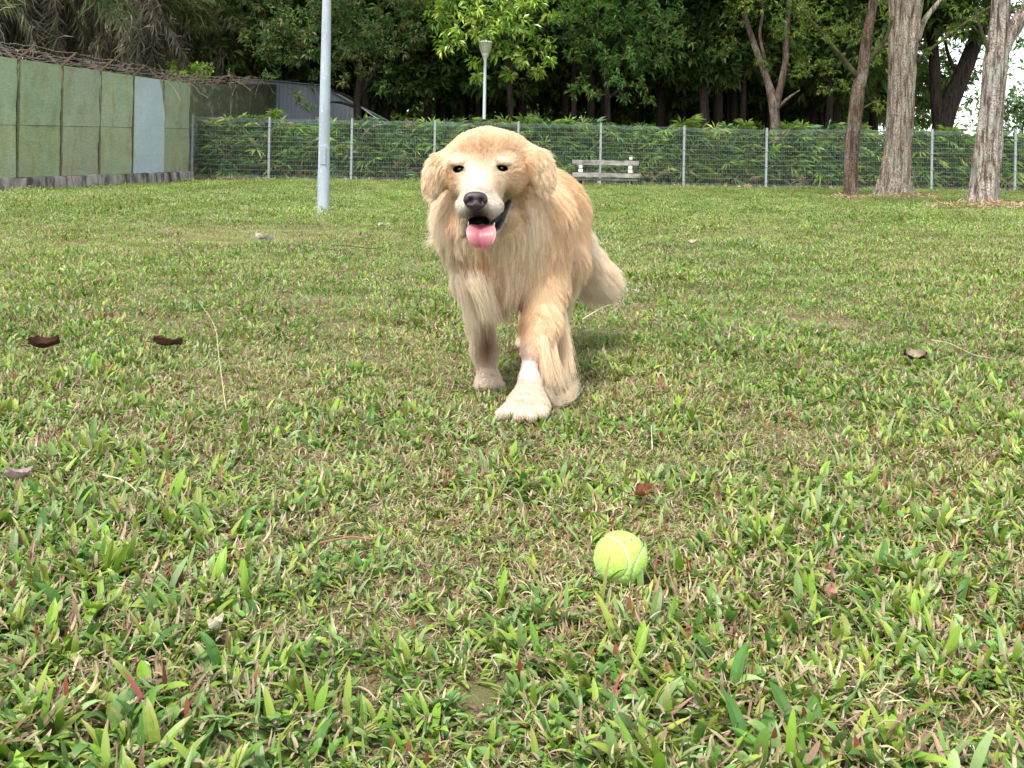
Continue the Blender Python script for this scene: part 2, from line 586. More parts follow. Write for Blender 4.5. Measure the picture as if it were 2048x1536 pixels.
def grass_all():
    S1 = [make_proto('green', i, 13, 0.024, (0.018, 0.044), (0.0055, 0.0110), 5) for i in range(8)] + \
         [make_proto('mixed', 20 + i, 14, 0.026, (0.018, 0.040), (0.0040, 0.0078), 5) for i in range(8)] + \
         [make_proto('dry', 40 + i, 18, 0.030, (0.016, 0.036), (0.0034, 0.0062), 4) for i in range(6)] + \
         [make_proto('red', 60 + i, 6, 0.020, (0.028, 0.050), (0.004, 0.007), 5) for i in range(3)]
    def pick(d, r, lens):
        n = len(d)
        x = r.uniform(0, 1, n)
        out = np.where(x < np.clip(d - 0.15, 0.02, 0.95), 2, np.where(x < np.clip(d + 0.30, 0.15, 0.98), 1, 0))
        out[r.uniform(0, 1, n) < 0.03] = 3
        offs = np.cumsum([0] + lens[:-1])
        return np.array([offs[k] for k in out]) + np.array([r.integers(lens[k]) for k in out])
    ball = np.array(G(1241, 1160)[:2])
    feet = [np.array(W(u, v, y)[:2]) for u, v, y in ((1050, 812, 2.17), (978, 764, 2.46))]
    def field(name, y0, y1, dens, protos, lens, seed, sc0, margin=1.6):
        r = rng(seed)
        P = []
        yy = np.linspace(y0, y1, 60)
        for a, b in zip(yy[:-1], yy[1:]):
            ym = (a + b) / 2
            hw = ym * 0.5 * margin + 0.15
            dn = dens(ym)
            k = r.poisson(dn * (b - a) * 2 * hw)
            P.append(np.stack([r.uniform(-hw, hw, k), r.uniform(a, b, k)], 1))
        P = np.concatenate(P)
        P = P[np.linalg.norm(P - ball, axis=1) > 0.021]
        for ft in feet:
            P = P[np.linalg.norm((P - ft) * np.array([1, 0.8]), axis=1) > 0.036]
        d = dryness(P[:, 0], P[:, 1])
        bare = r.uniform(0, 1, len(P)) < np.clip(d - 0.95, 0, 0.85)
        P, d = P[~bare], d[~bare]
        n = len(P)
        tall = 1 + 0.22 * fbm(P, 3.0, 2, 0.33)
        s = sc0 * r.uniform(0.75, 1.2, n) * tall * np.where(d > 0.7, 0.8, 1.0)
        scl = np.stack([s, s, s * r.uniform(0.75, 1.15, n)], 1)
        z = ground_z(P[:, 0], P[:, 1]) - 0.001
        o = instancer(name, np.column_stack([P, z]), r.uniform(0, 6.283, n), r.normal(0, 0.12, (n, 2)), scl, pick(d, r, lens), protos)
        tag(o, 'short broad-bladed lawn grass mixed with dry straw and a few red blades', 'grass', kind='stuff')
        return n
    n1 = field('near_grass', 0.72, 3.2, lambda y: 3000 if y < 1.6 else 3000 - 640 * (y - 1.6), S1, [8, 8, 6, 3], 1, 1.0)
    # tiles of simpler turf further out
    S2 = [make_proto('green', 100 + i, 90, 0.13, (0.020, 0.036), (0.0055, 0.009), 3) for i in range(4)] + \
         [make_proto('mixed', 120 + i, 100, 0.13, (0.018, 0.032), (0.005, 0.008), 3) for i in range(5)] + \
         [make_proto('dry', 140 + i, 120, 0.13, (0.014, 0.026), (0.0045, 0.007), 3) for i in range(4)] + \
         [make_proto('red', 160 + i, 70, 0.13, (0.020, 0.034), (0.006, 0.009), 3) for i in range(1)]
    n2 = field('middle_grass', 3.0, 9.0, lambda y: 160, S2, [4, 5, 4, 1], 2, 1.05)
    S3 = [make_proto('green', 200 + i, 280, 0.34, (0.020, 0.038), (0.008, 0.013), 2) for i in range(4)] + \
         [make_proto('mixed', 220 + i, 280, 0.34, (0.018, 0.034), (0.008, 0.012), 2) for i in range(4)] + \
         [make_proto('dry', 240 + i, 280, 0.34, (0.014, 0.026), (0.008, 0.013), 2) for i in range(3)] + \
         [make_proto('green', 260 + i, 220, 0.34, (0.022, 0.042), (0.008, 0.014), 2) for i in range(1)]
    n3 = field('far_grass', 8.7, 29.4, lambda y: 21.0, S3, [4, 4, 3, 1], 3, 1.1, margin=1.35)
    print('grass', n1, n2, n3)
grass_all()
# ------------------------------------------------------------------ shared materials of the background
def bark_mat(name, c1, c2, moss=None, lichen=0.0, stretch=(19, 19, 1.9)):
    t = NT(name)
    co = t.coord('Object')
    pos = t.mapping(co, stretch)
    n = t.noise(pos, 1.0, 6, 0.65, 0.4)
    n2 = t.noise(t.mapping(co, (5, 5, 2.4)), 1.0, 6, 0.75)
    c = t.mix(t.ramp(n, [(0.40, 0.0), (0.58, 1.0)]), c1, c2)
    fine = t.noise(co, 38, 4, 0.7)
    c = t.mix(t.ramp(fine, [(0.40, 0.85), (0.56, 0.0)]), c, (c1[0] * 0.6, c1[1] * 0.6, c1[2] * 0.6))
    if lichen:
        c = t.mix(t.math('MULTIPLY', t.ramp(n2, [(0.50, 0.0), (0.62, 1.0)]), lichen), c, (0.38, 0.41, 0.35))
    if moss is not None:
        c = t.mix(t.math('MULTIPLY', t.ramp(t.noise(co, 3.1, 5, 0.7), [(0.48, 0.0), (0.62, 1.0)]), 0.8), c, moss)
    return t.finish(c, rough=0.92, spec=0.12, bump=t.bump(n, 1.0, 0.04))
BARK_DARK = bark_mat('bark_dark', (0.022, 0.016, 0.012), (0.075, 0.058, 0.045))
BARK_RED = bark_mat('bark_red', (0.055, 0.034, 0.025), (0.19, 0.130, 0.100), lichen=0.25)
BARK_PALE = bark_mat('bark_pale', (0.11, 0.070, 0.048), (0.50, 0.42, 0.35), lichen=0.30)
BARK_GREY = bark_mat('bark_grey', (0.11, 0.070, 0.055), (0.56, 0.48, 0.43), lichen=0.55)
BARK_MOSS = bark_mat('bark_moss', (0.05, 0.04, 0.025), (0.11, 0.09, 0.06), moss=(0.075, 0.10, 0.02))

def leaf_mat(name, transl=0.38, rough=0.45, spec=0.3):
    t = NT(name)
    c = t.attr('Col')
    return t.finish(c, rough=rough, spec=spec, transl=transl)
LEAF = leaf_mat('leaf')
LEAF_GLOSS = leaf_mat('leaf_gloss', 0.28, 0.33, 0.45)
DRYLEAF = leaf_mat('dry_frond', 0.15, 0.8, 0.1)

def leaves_geo(base, d, L, wd, colr, r, fold=0.25, droop=0.15):
    """two-triangle folded leaves; base (n,3), d (n,3) unit"""
    n = len(base)
    up = r.normal(0, 1, (n, 3)) * 0.6 + np.array([0, 0, 1.0])
    s = np.cross(d, up); s /= np.linalg.norm(s, axis=1)[:, None] + 1e-9
    nn = np.cross(s, d)
    L = np.broadcast_to(L, (n,))[:, None]; wd = np.broadcast_to(wd, (n,))[:, None]
    mid = base + d * L * 0.48
    v = np.stack([base, mid + s * wd * 0.5 + nn * wd * fold, base + d * L - np.array([0, 0, 1.0]) * L * droop, mid - s * wd * 0.5 + nn * wd * fold], 1).reshape(-1, 3)
    k = np.arange(n)[:, None] * 4
    f = np.concatenate([k + np.array([[0, 1, 2]]), k + np.array([[0, 2, 3]])])
    c = np.repeat(colr, 4, axis=0)
    return v, f, c

def unit(x):
    return x / (np.linalg.norm(x, axis=-1, keepdims=True) + 1e-9)

def crown_geo(clumps, seed, per_m3=None, n_clu=60, k=9, L=0.18, wd=0.06, pal=None, flat=0.75, droop=0.2, spread=0.5, shell=0.6):
    """clumps: (x,y,z,r). rosettes of leaves spread through each clump's volume"""
    r = rng(seed)
    pal = np.array(pal)
    V, Fc, C, off = [], [], [], 0
    for (x, y, z, R) in clumps:
        n = max(6, int(n_clu * R ** 2.2))
        q = unit(r.normal(0, 1, (n, 3))) * (r.uniform(0, 1, n) ** (1 / 3 * shell))[:, None]
        q[:, 2] *= flat
        # ragged outline
        q *= (1 + 0.28 * fbm(q, 2.2, 2, seed * 0.01 + x))[:, None]
        cen = np.array([x, y, z]) + q * R
        out = unit(q + np.array([0, 0, 0.25]) + r.normal(0, 0.35, (n, 3)))
        d = unit(out[:, None, :] * (1 - spread) + r.normal(0, 1, (n, k, 3)) * spread * np.array([1, 1, 0.8]) + np.array([0, 0, -droop]))
        base = cen[:, None, :] + d * L * 0.15 - out[:, None, :] * r.uniform(0, L * 0.8, (n, k, 1))
        lc = pal[r.integers(0, len(pal), n)] * r.uniform(0.75, 1.25, (n, 1))
        cc = lc[:, None, :] * r.uniform(0.8, 1.2, (n, k, 1))
        Ls = L * r.uniform(0.65, 1.2, n * k)
        v, f, c = leaves_geo(base.reshape(-1, 3), d.reshape(-1, 3), Ls, Ls * wd / L, cc.reshape(-1, 3), r)
        V.append(v); Fc.append(f + off); C.append(c); off += len(v)
    return np.concatenate(V), np.concatenate(Fc), np.concatenate(C)

def bark_fn(seed, amp=0.10, ridges=5.0, groove=None):
    def fn(a, m):
        s = np.linspace(0, 1, m)[:, None] * np.ones_like(a)[None]
        A = np.ones((m, 1)) * a[None]
        p = np.stack([np.cos(A) * ridges * 0.5, np.sin(A) * ridges * 0.5, s * 6.0], -1)
        x = 1 + amp * fbm(p, 1.0, 3, seed)
        p2 = np.stack([np.cos(A) * 1.2, np.sin(A) * 1.2, s * 3.0], -1)
        x += amp * 0.8 * fbm(p2, 1.0, 2, seed + 0.5)
        if groove is not None:
            for ga, gw, gd in groove:
                da = (A - ga - 0.35 * np.sin(s * 7) + math.pi) % (2 * math.pi) - math.pi
                x -= gd * (0.7 + 0.5 * np.sin(s * 9 + ga * 3)) * np.exp(-(da / gw) ** 2)
        return x
    return fn

def limb(mb, pts, px_or_r, n=14, m=30, seed=0.1, amp=0.08, ridges=4.0, groove=None):
    c = np.array([[*A3v(p), rr] for p, rr in zip(pts, px_or_r)])
    sp = smooth_path(c, m)
    mb.tube(sp[:, :3], sp[:, 3], n, True, bark_fn(seed, amp, ridges, groove))
def A3v(p):
    return tuple(float(x) for x in p)
def pxr(w, Y):
    return w / F * Y / 2.0

GR_DARK = [(0.045, 0.095, 0.022), (0.065, 0.125, 0.028), (0.085, 0.145, 0.036), (0.12, 0.15, 0.045)]
GR_OLIVE = [(0.075, 0.135, 0.032), (0.105, 0.175, 0.042), (0.16, 0.19, 0.060), (0.060, 0.120, 0.034), (0.19, 0.18, 0.07), (0.080, 0.155, 0.045)]
GR_BRIGHT = [(0.200, 0.350, 0.040), (0.270, 0.400, 0.060), (0.140, 0.270, 0.036), (0.34, 0.42, 0.08)]
GR_MID = [(0.105, 0.230, 0.050), (0.135, 0.270, 0.055), (0.070, 0.165, 0.040), (0.19, 0.26, 0.07)]
GR_FINE = [(0.105, 0.175, 0.024), (0.155, 0.225, 0.033), (0.075, 0.135, 0.022), (0.21, 0.24, 0.05)]

# ------------------------------------------------------------------ perimeter wall of green panels on the left
WX = -9.36
def wall_Y(u, v):
    dx, dy = u - PX, v - PY
    return WX * F / (dx * CR + dy * SR)

def wall_mat(name, c1, c2, stain, weave=True):
    t = NT(name)
    pos = t.geo()
    col_a = t.attr('Col')
    n = t.noise(pos, 1.1, 5, 0.6)
    n3 = t.noise(t.mapping(pos, (1, 2.4, 1.1)), 1.0, 6, 0.75)
    c = t.mix(t.ramp(n, [(0.3, 0.0), (0.7, 1.0)]), c1, c2)
    c = t.mix(t.math('MULTIPLY', t.ramp(n3, [(0.48, 0.0), (0.70, 1.0)]), 0.7), c, stain)
    wv = t.noise(t.mapping(pos, (1, 9, 60)), 1.0, 4, 0.75)
    c = t.mix(t.ramp(wv, [(0.38, 0.0), (0.62, 0.55)]), c, t.mix(0.5, stain, (0.20, 0.21, 0.12)))
    blot = t.noise(pos, 3.4, 6, 0.75)
    c = t.mix(t.ramp(blot, [(0.50, 0.0), (0.72, 0.6)]), c, (0.44, 0.50, 0.34))
    c = t.mix(1.0, c, col_a, 'MULTIPLY')
    spots = t.voronoi(t.mapping(pos, (1, 2.6, 2.6)), 1.0)
    c = t.mix(t.ramp(spots, [(0.0, 0.8), (0.05, 0.0)]), c, (0.04, 0.05, 0.02))
    return t.finish(c, rough=0.85, spec=0.15, bump=t.bump(wv, 0.7, 0.02))

def build_wall():
    root = empty('perimeter_wall', (WX, 18, 0))
    tag(root, 'long wall of weathered green sheets on a stained concrete footing, topped by barbed wire', 'wall')
    gm = wall_mat('wall_green', (0.34, 0.48, 0.36), (0.43, 0.49, 0.31), (0.29, 0.26, 0.13))
    bm_ = wall_mat('wall_blue', (0.50, 0.60, 0.70), (0.58, 0.66, 0.76), (0.52, 0.61, 0.72))
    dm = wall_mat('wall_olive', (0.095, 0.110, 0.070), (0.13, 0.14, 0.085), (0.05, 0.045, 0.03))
    r = rng(31)
    def P(x, y, z): return (x - WX, y - 18, z)
    def line(Y):      # wall line in plan: x of the face
        return WX if Y <= 29.7 else WX + (Y - 29.7) / 6.3 * 1.25
    def ztop(Y): return 2.38 + (Y - 18.7) * 0.035 if Y <= 29.7 else 2.765 + (Y - 29.7) * 0.08
    def zmid(Y): return 1.15 + (Y - 19.4) * 0.03
    def zbot(Y): return 0.148 + (Y - 18.7) * 0.0065
    seams = [9.9, 11.8, 13.7, 15.6, 17.5] + [wall_Y(u, 250) for u in (35, 122, 199, 265, 325)] + [29.7]
    def panel(y0, y1, z0, z1, mat, tint, seed, name='wall_panel', prou=0.0, edge=None):
        nu_, nv_ = 9, 11
        yy = np.linspace(y0 + 0.03, y1 - 0.03, nu_)
        V = []
        for s in (0, 1):
            for j in range(nv_):
                for i in range(nu_):
                    y = yy[i]
                    a, b = z0(y) + 0.004, z1(y) - 0.004
                    z = a + (b - a) * j / (nv_ - 1)
                    if edge is not None and i > 0:
                        e = edge((z - a) / (b - a))
                        y = yy[0] + (yy[i] - yy[0]) * e
                    w = 0.018 * float(fbm(np.array([[y * 1.3, z * 1.7, seed]]), 1.5, 2, 0.2)[0]) if s == 0 else 0.0
                    V.append(P(line(y) + (prou + w if s == 0 else prou - 0.03), y, z))
        f = []
        o = nu_ * nv_
        for j in range(nv_ - 1):
            for i in range(nu_ - 1):
                q = [j * nu_ + i, j * nu_ + i + 1, (j + 1) * nu_ + i + 1, (j + 1) * nu_ + i]
                f.append(q); f.append([o + k for k in q[::-1]])
        for j in range(nv_ - 1):
            a, b = j * nu_, (j + 1) * nu_
            f.append([a, b, o + b, o + a]); a += nu_ - 1; b += nu_ - 1
            f.append([a, o + a, o + b, b])
        for i in range(nu_ - 1):
            f.append([i, o + i, o + i + 1, i + 1]); k = (nv_ - 1) * nu_ + i
            f.append([k, k + 1, o + k + 1, o + k])
        return mesh_np(name, V, np.array(f), mat, root, smooth=False, colors=np.tile(tint, (len(V), 1)))
    for i in range(len(seams) - 1):
        y0, y1 = seams[i], seams[i + 1]
        tint = np.array([1, 1, 1]) * r.uniform(0.9, 1.1) * np.array([r.uniform(0.92, 1.06), 1, r.uniform(0.9, 1.15)])
        panel(y0, y1, zbot, zmid, gm, tint * np.array([1.04, 0.98, 0.9]), i)
        panel(y0, y1, zmid, ztop, gm, tint, i + 20)
    # blue sheet with a torn right-hand edge
    yb0, yb1 = wall_Y(265, 250), wall_Y(327, 250)
    o = panel(yb0, yb1, zbot, lambda y: ztop(y) - 0.03, bm_, np.array([1, 1, 1]), 3, prou=0.045, edge=lambda s: 1.0 - 0.20 * max(0, (s - 0.55) / 0.45) ** 1.5)
    tag(o, 'pale blue grey sheet nailed over the green wall')
    # darker stretch beyond the fence corner
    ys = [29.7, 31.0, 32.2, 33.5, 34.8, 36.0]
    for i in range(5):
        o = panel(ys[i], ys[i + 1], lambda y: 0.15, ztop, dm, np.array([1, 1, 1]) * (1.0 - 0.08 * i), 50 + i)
    # rust and algae runs that have dripped down the joints
    t = NT('joint_stain'); jm = t.finish(t.mix(t.noise(t.geo(), 9, 4), (0.12, 0.10, 0.045), (0.24, 0.21, 0.10)), rough=0.95, spec=0.05)
    for y in seams[1:-1]:
        zz_ = np.linspace(zbot(y), ztop(y), 26)
        V = []
        for z_ in zz_:
            wl, wr = 0.012 + abs(r.normal(0, 0.022)), 0.012 + abs(r.normal(0, 0.022))
            V += [P(line(y) + 0.026, y - wl, z_), P(line(y) + 0.026, y + wr, z_)]
        f = np.array([[2 * i, 2 * i + 1, 2 * i + 3, 2 * i + 2] for i in range(25)])
        mesh_np('joint_strip', V, f, jm, root)
    # backing posts
    mb = MB()
    for y in seams + ys[1:]:
        mb.box(P(line(y) - 0.09, y, ztop(y) / 2), (0.08, 0.06, ztop(y) - 0.04))
    t = NT('wall_post'); pm = t.finish((0.06, 0.05, 0.04), rough=0.9)
    mb.build('wall_post', pm, root)
    # blind sheet behind the joints
    mb = MB()
    mb.box(P(WX - 0.06, 19.8, 1.15), (0.01, 19.7, 2.1))
    mb.build('backing_sheet', pm, root)
    # footing
    t = NT('footing')
    pos = t.geo()
    n = t.noise(pos, 2.4, 6, 0.7)
    st = t.noise(t.mapping(pos, (1, 3.2, 0.8)), 1.0, 5, 0.7)
    c = t.mix(t.ramp(n, [(0.35, 0.0), (0.65, 1.0)]), (0.26, 0.22, 0.20), (0.50, 0.45, 0.41))
    c = t.mix(t.ramp(st, [(0.47, 0.0), (0.60, 0.9)]), c, (0.06, 0.05, 0.045))
    fm = t.finish(c, rough=0.95, spec=0.1, bump=t.bump(n, 0.8, 0.03))
    yy = np.linspace(9.9, 29.7, 81)
    prof = [(-0.1, -0.15), (0.16, -0.15), (0.15, 0.0), (0.13, 1.0), (0.09, 1.0), (-0.1, 1.0)]
    V = []
    for y in yy:
        for k, (px_, pz) in enumerate(prof):
            z = -0.25 if pz < 0 else (0.0 if pz == 0 else zbot(y) + 0.0)
            jx, jz = (r.normal(0, 0.010), r.normal(0, 0.012)) if k in (2, 3, 4) else (0, 0)
            V.append(P(WX + px_ + jx, y, z + jz))
    m = len(prof)
    f = [[i * m + k, i * m + k + 1, (i + 1) * m + k + 1, (i + 1) * m + k] for i in range(len(yy) - 1) for k in range(m - 1)]
    mesh_np('footing', V, np.array(f)[:, ::-1], fm, root)
    # rusty V brackets and barbed wire
    t = NT('rust')
    rm = t.finish(t.mix(t.noise(t.coord(), 14, 4), (0.055, 0.035, 0.025), (0.17, 0.105, 0.065)), rough=0.9, spec=0.2)
    by = seams[1:-1] + [29.5, 31.2, 32.9, 34.6]
    A = 0.42
    ends = []
    for y in by:
        z = ztop(y)
        for s in (-1, 1):
            mb = MB()
            c_, s_ = math.cos(s * 0.85), math.sin(s * 0.85)
            rot = np.array([[c_, 0, s_], [0, 1, 0], [-s_, 0, c_]])
            tl = r.normal(0, 0.04)
            mb.box(P(line(y) - 0.04 + s_ * A / 2, y, z + c_ * A / 2 - 0.03), (0.045, 0.008, A), rot)
            mb.box(P(line(y) - 0.04 + s_ * A / 2 + 0.02 * c_, y + 0.022, z + c_ * A / 2 - 0.03), (0.008, 0.045, A), rot)
            mb.build('bracket_arm', rm, root)
    t = NT('old_wire')
    wm = t.finish((0.20, 0.175, 0.155), rough=0.7, spec=0.3, metal=0.2)
    for s, q in [(-1, 0.95), (-1, 0.6), (-1, 0.3), (1, 0.35), (1, 0.65), (1, 0.97)]:
        pts = []
        for a, b in zip(by[:-1], by[1:]):
            for k in range(8):
                u = k / 8
                y = a + (b - a) * u
                sag = -0.05 * math.sin(math.pi * u) * r.uniform(0.5, 1.5) + r.normal(0, 0.012)
                xw = s * 0.32 * q + r.normal(0, 0.01)
                pts.append(P(line(y) - 0.04 + xw, y, ztop(y) + 0.27 * q + sag))
        sp = np.array(pts)
        mb = MB(); mb.tube(sp, 0.0055, 4)
        for k in range(2, len(sp) - 1, 1):      # barbs
            for _ in range(2):
                c0 = sp[k] + (sp[k + 1 if k + 1 < len(sp) else k] - sp[k]) * r.uniform()
                d = unit(r.normal(0, 1, 3)) * 0.03
                mb.tube([c0 - d, c0 + d], 0.003, 3, cap=False)
        mb.build('barbed_wire', wm, root)
    # dead creeper tangled over the far stretch
    mb = MB()
    for k in range(50):
        y = r.uniform(27.0, 36.0)
        p = np.array(P(line(y), y, ztop(y) + r.uniform(-0.05, 0.3)))
        d = np.array([r.normal(0, .3), r.normal(0, 1), r.normal(-0.1, 0.3)])
        pts = [p]
        for j in range(7):
            d = d + r.normal(0, 0.35, 3); d[2] -= 0.06
            pts.append(pts[-1] + unit(d) * r.uniform(0.08, 0.2))
        mb.tube(pts, r.uniform(0.003, 0.006), 4, cap=False)
    t = NT('dead_vine'); vm = t.finish((0.26, 0.20, 0.15), rough=0.9)
    o = mb.build('dead_creeper', vm)
    o.location = (WX, 18, 0)
    tag(o, 'dead brown creeper tangled in the barbed wire on the darker far stretch of the wall', 'creeper', kind='stuff')
build_wall()

# ------------------------------------------------------------------ grey shed beyond the wall
def build_shed():
    Y = 35.5
    a, b, c, d = W(575, 166, Y), W(640, 172, Y), W(712, 212, Y), W(790, 252, Y)
    root = empty('storage_shed', (a.x, Y, 0))
    tag(root, 'grey metal shed with a sloping roof beyond the dark end of the wall', 'shed')
    t = NT('shed_metal')
    pos = t.geo()
    w = t.math('SINE', t.math('MULTIPLY', t.sep(pos)[0], 45.0))
    c_ = t.mix(t.noise(pos, 2.0, 4), (0.13, 0.15, 0.175), (0.19, 0.215, 0.245))
    sm = t.finish(c_, rough=0.6, spec=0.3, bump=t.bump(w, 0.5, 0.03))
    xs = [a.x - 1.6, b.x, c.x, d.x]
    zs = [a.z + 0.1, b.z, c.z, max(d.z, 1.5)]
    V = [(x - a.x, 0, 0) for x in xs] + [(x - a.x, 0, z) for x, z in zip(xs, zs)] + [(x - a.x, 5, 0) for x in xs] + [(x - a.x, 5, z) for x, z in zip(xs, zs)]
    f = []
    for k in range(3):
        f += [[k, k + 1, 4 + k + 1, 4 + k], [8 + k + 1, 8 + k, 12 + k, 12 + k + 1]]
    f += [[0, 4, 12, 8], [3, 11, 15, 7]]
    mesh_np('wall', V, np.array(f), sm, root)
    for k in range(3):
        p, q = np.array([xs[k] - a.x, zs[k]]), np.array([xs[k + 1] - a.x, zs[k + 1]])
        m = (p + q) / 2; L = np.linalg.norm(q - p); an = math.atan2(q[1] - p[1], q[0] - p[0])
        ca, sa = math.cos(an), math.sin(an)
        mb = MB(); mb.box((m[0], 2.5, m[1] + 0.04), (L + 0.02, 5.1, 0.03), np.array([[ca, 0, -sa], [0, 1, 0], [sa, 0, ca]]))
        mb.build('roof_sheet', sm, root)
    t = NT('tarp'); tm = t.finish((0.62, 0.64, 0.64), rough=0.6)
    g = W(742, 250, 34.2)
    o = empty('folded_gazebo', (g.x, 34.2, 0))
    tag(o, 'small white peaked tarpaulin shelter glimpsed between trunks over the fence', 'shelter')
    mb = MB()
    p = [W(722, 214, 34.2), W(760, 240, 34.2), W(715, 246, 34.2), W(735, 232, 36.0)]
    V = [np.array(A3v(q)) - np.array([g.x, 34.2, 0]) for q in p]
    mesh_np('roof_sheet', V + [v - np.array([0, 0, 0.03]) for v in V], [np.array([[0, 2, 1], [0, 3, 2], [0, 1, 3], [4, 5, 6], [4, 6, 7], [4, 7, 5]])], tm, o)
    for q in (p[1], p[2]):
        mb = MB(); mb.tube([(q[0] - g.x, 0, 0), (q[0] - g.x, 0, q[2])], 0.03, 6); mb.build('leg', tm, o)
build_shed()

# ------------------------------------------------------------------ welded mesh fence
FY = 29.8
def build_fence():
    root = empty('mesh_fence', (0, FY, 0))
    tag(root, 'grey welded wire mesh fence with slim posts running across the back of the lawn', 'fence')
    t = NT('galvanised')
    m = t.finish(t.mix(t.noise(t.geo(), 8, 3), (0.24, 0.27, 0.28), (0.36, 0.39, 0.40)), rough=0.55, spec=0.3, metal=0.2)
    px = [(383, 232, 358), (537, 237, 360), (702, 240, 362), (868, 243, 366), (1035, 246, 369), (1200, 249, 372), (1367, 254, 375), (1532, 259, 378), (1698, 258, 380), (1863, 261, 383), (2030, 262, 386), (2197, 265, 389), (2364, 268, 392)]
    tops, bots, xs = [], [], []
    r = rng(4)
    for u, vt, vb in px:
        a, b = W(u, vt, FY), W(u, vb, FY)
        xs.append((a.x + b.x) / 2); tops.append(a.z); bots.append(b.z)
        mb = MB()
        mb.box((b.x, 0.02, (a.z + b.z - 0.3) / 2 + 0.03), (0.062, 0.062, a.z - b.z + 0.33), bev=0.008)
        mb.box((b.x, 0.02, a.z + 0.035), (0.07, 0.07, 0.012), bev=0.004)
        for k in range(4):
            mb.box((b.x, -0.016, b.z + 0.2 + k * 0.45), (0.075, 0.014, 0.03))
        mb.build('post', m, root)
    for i in range(len(xs) - 1):
        x0, x1 = xs[i] + 0.03, xs[i + 1] - 0.03
        mb = MB()
        zt0, zt1, zb0, zb1 = tops[i] - 0.02, tops[i + 1] - 0.02, bots[i] + 0.03, bots[i + 1] + 0.03
        n = 47
        for k in range(n):
            s = k / (n - 1)
            x = x0 + (x1 - x0) * s
            mb.box((x, 0, (zt0 + (zt1 - zt0) * s + zb0 + (zb1 - zb0) * s) / 2), (0.0022, 0.0022, (zt0 + (zt1 - zt0) * s) - (zb0 + (zb1 - zb0) * s)))
        hz = [1.0, 0.985, 0.965, 0.945, 0.87, 0.79, 0.71, 0.63, 0.55, 0.47, 0.39, 0.31, 0.23, 0.15, 0.055, 0.035, 0.015, 0.0]
        for h in hz:
            za, zb = zb0 + (zt0 - zb0) * h, zb1 + (zt1 - zb1) * h
            an = math.atan2(zb - za, x1 - x0)
            mb.box(((x0 + x1) / 2, -0.006, (za + zb) / 2), (x1 - x0, 0.0040, 0.0040), np.array([[math.cos(an), 0, -math.sin(an)], [0, 1, 0], [math.sin(an), 0, math.cos(an)]]))
        mb.build('mesh_panel', m, root)
build_fence()

# ------------------------------------------------------------------ fan palm hedge behind the fence
def fans_geo(cen, aim, size, colr, r, nl=9, arc=2.3, wfac=0.11):
    n = len(cen)
    side = unit(np.cross(aim, np.array([0, 0, 1.0]) + r.normal(0, 0.4, (n, 3))))
    th = np.linspace(-arc, arc, nl)[None, :, None] + r.normal(0, 0.08, (n, nl, 1))
    d = unit(aim[:, None, :] * np.cos(th) + side[:, None, :] * np.sin(th) + np.array([0, 0, -0.18]))
    L = size[:, None] * (1 - 0.25 * np.abs(np.linspace(-1, 1, nl)))[None, :] * r.uniform(0.85, 1.1, (n, nl))
    base = np.repeat(cen[:, None, :], nl, 1)
    cc = colr[:, None, :] * r.uniform(0.85, 1.15, (n, nl, 1))
    return leaves_geo(base.reshape(-1, 3), d.reshape(-1, 3), L.ravel(), L.ravel() * wfac, cc.reshape(-1, 3), r, 0.2, 0.22)

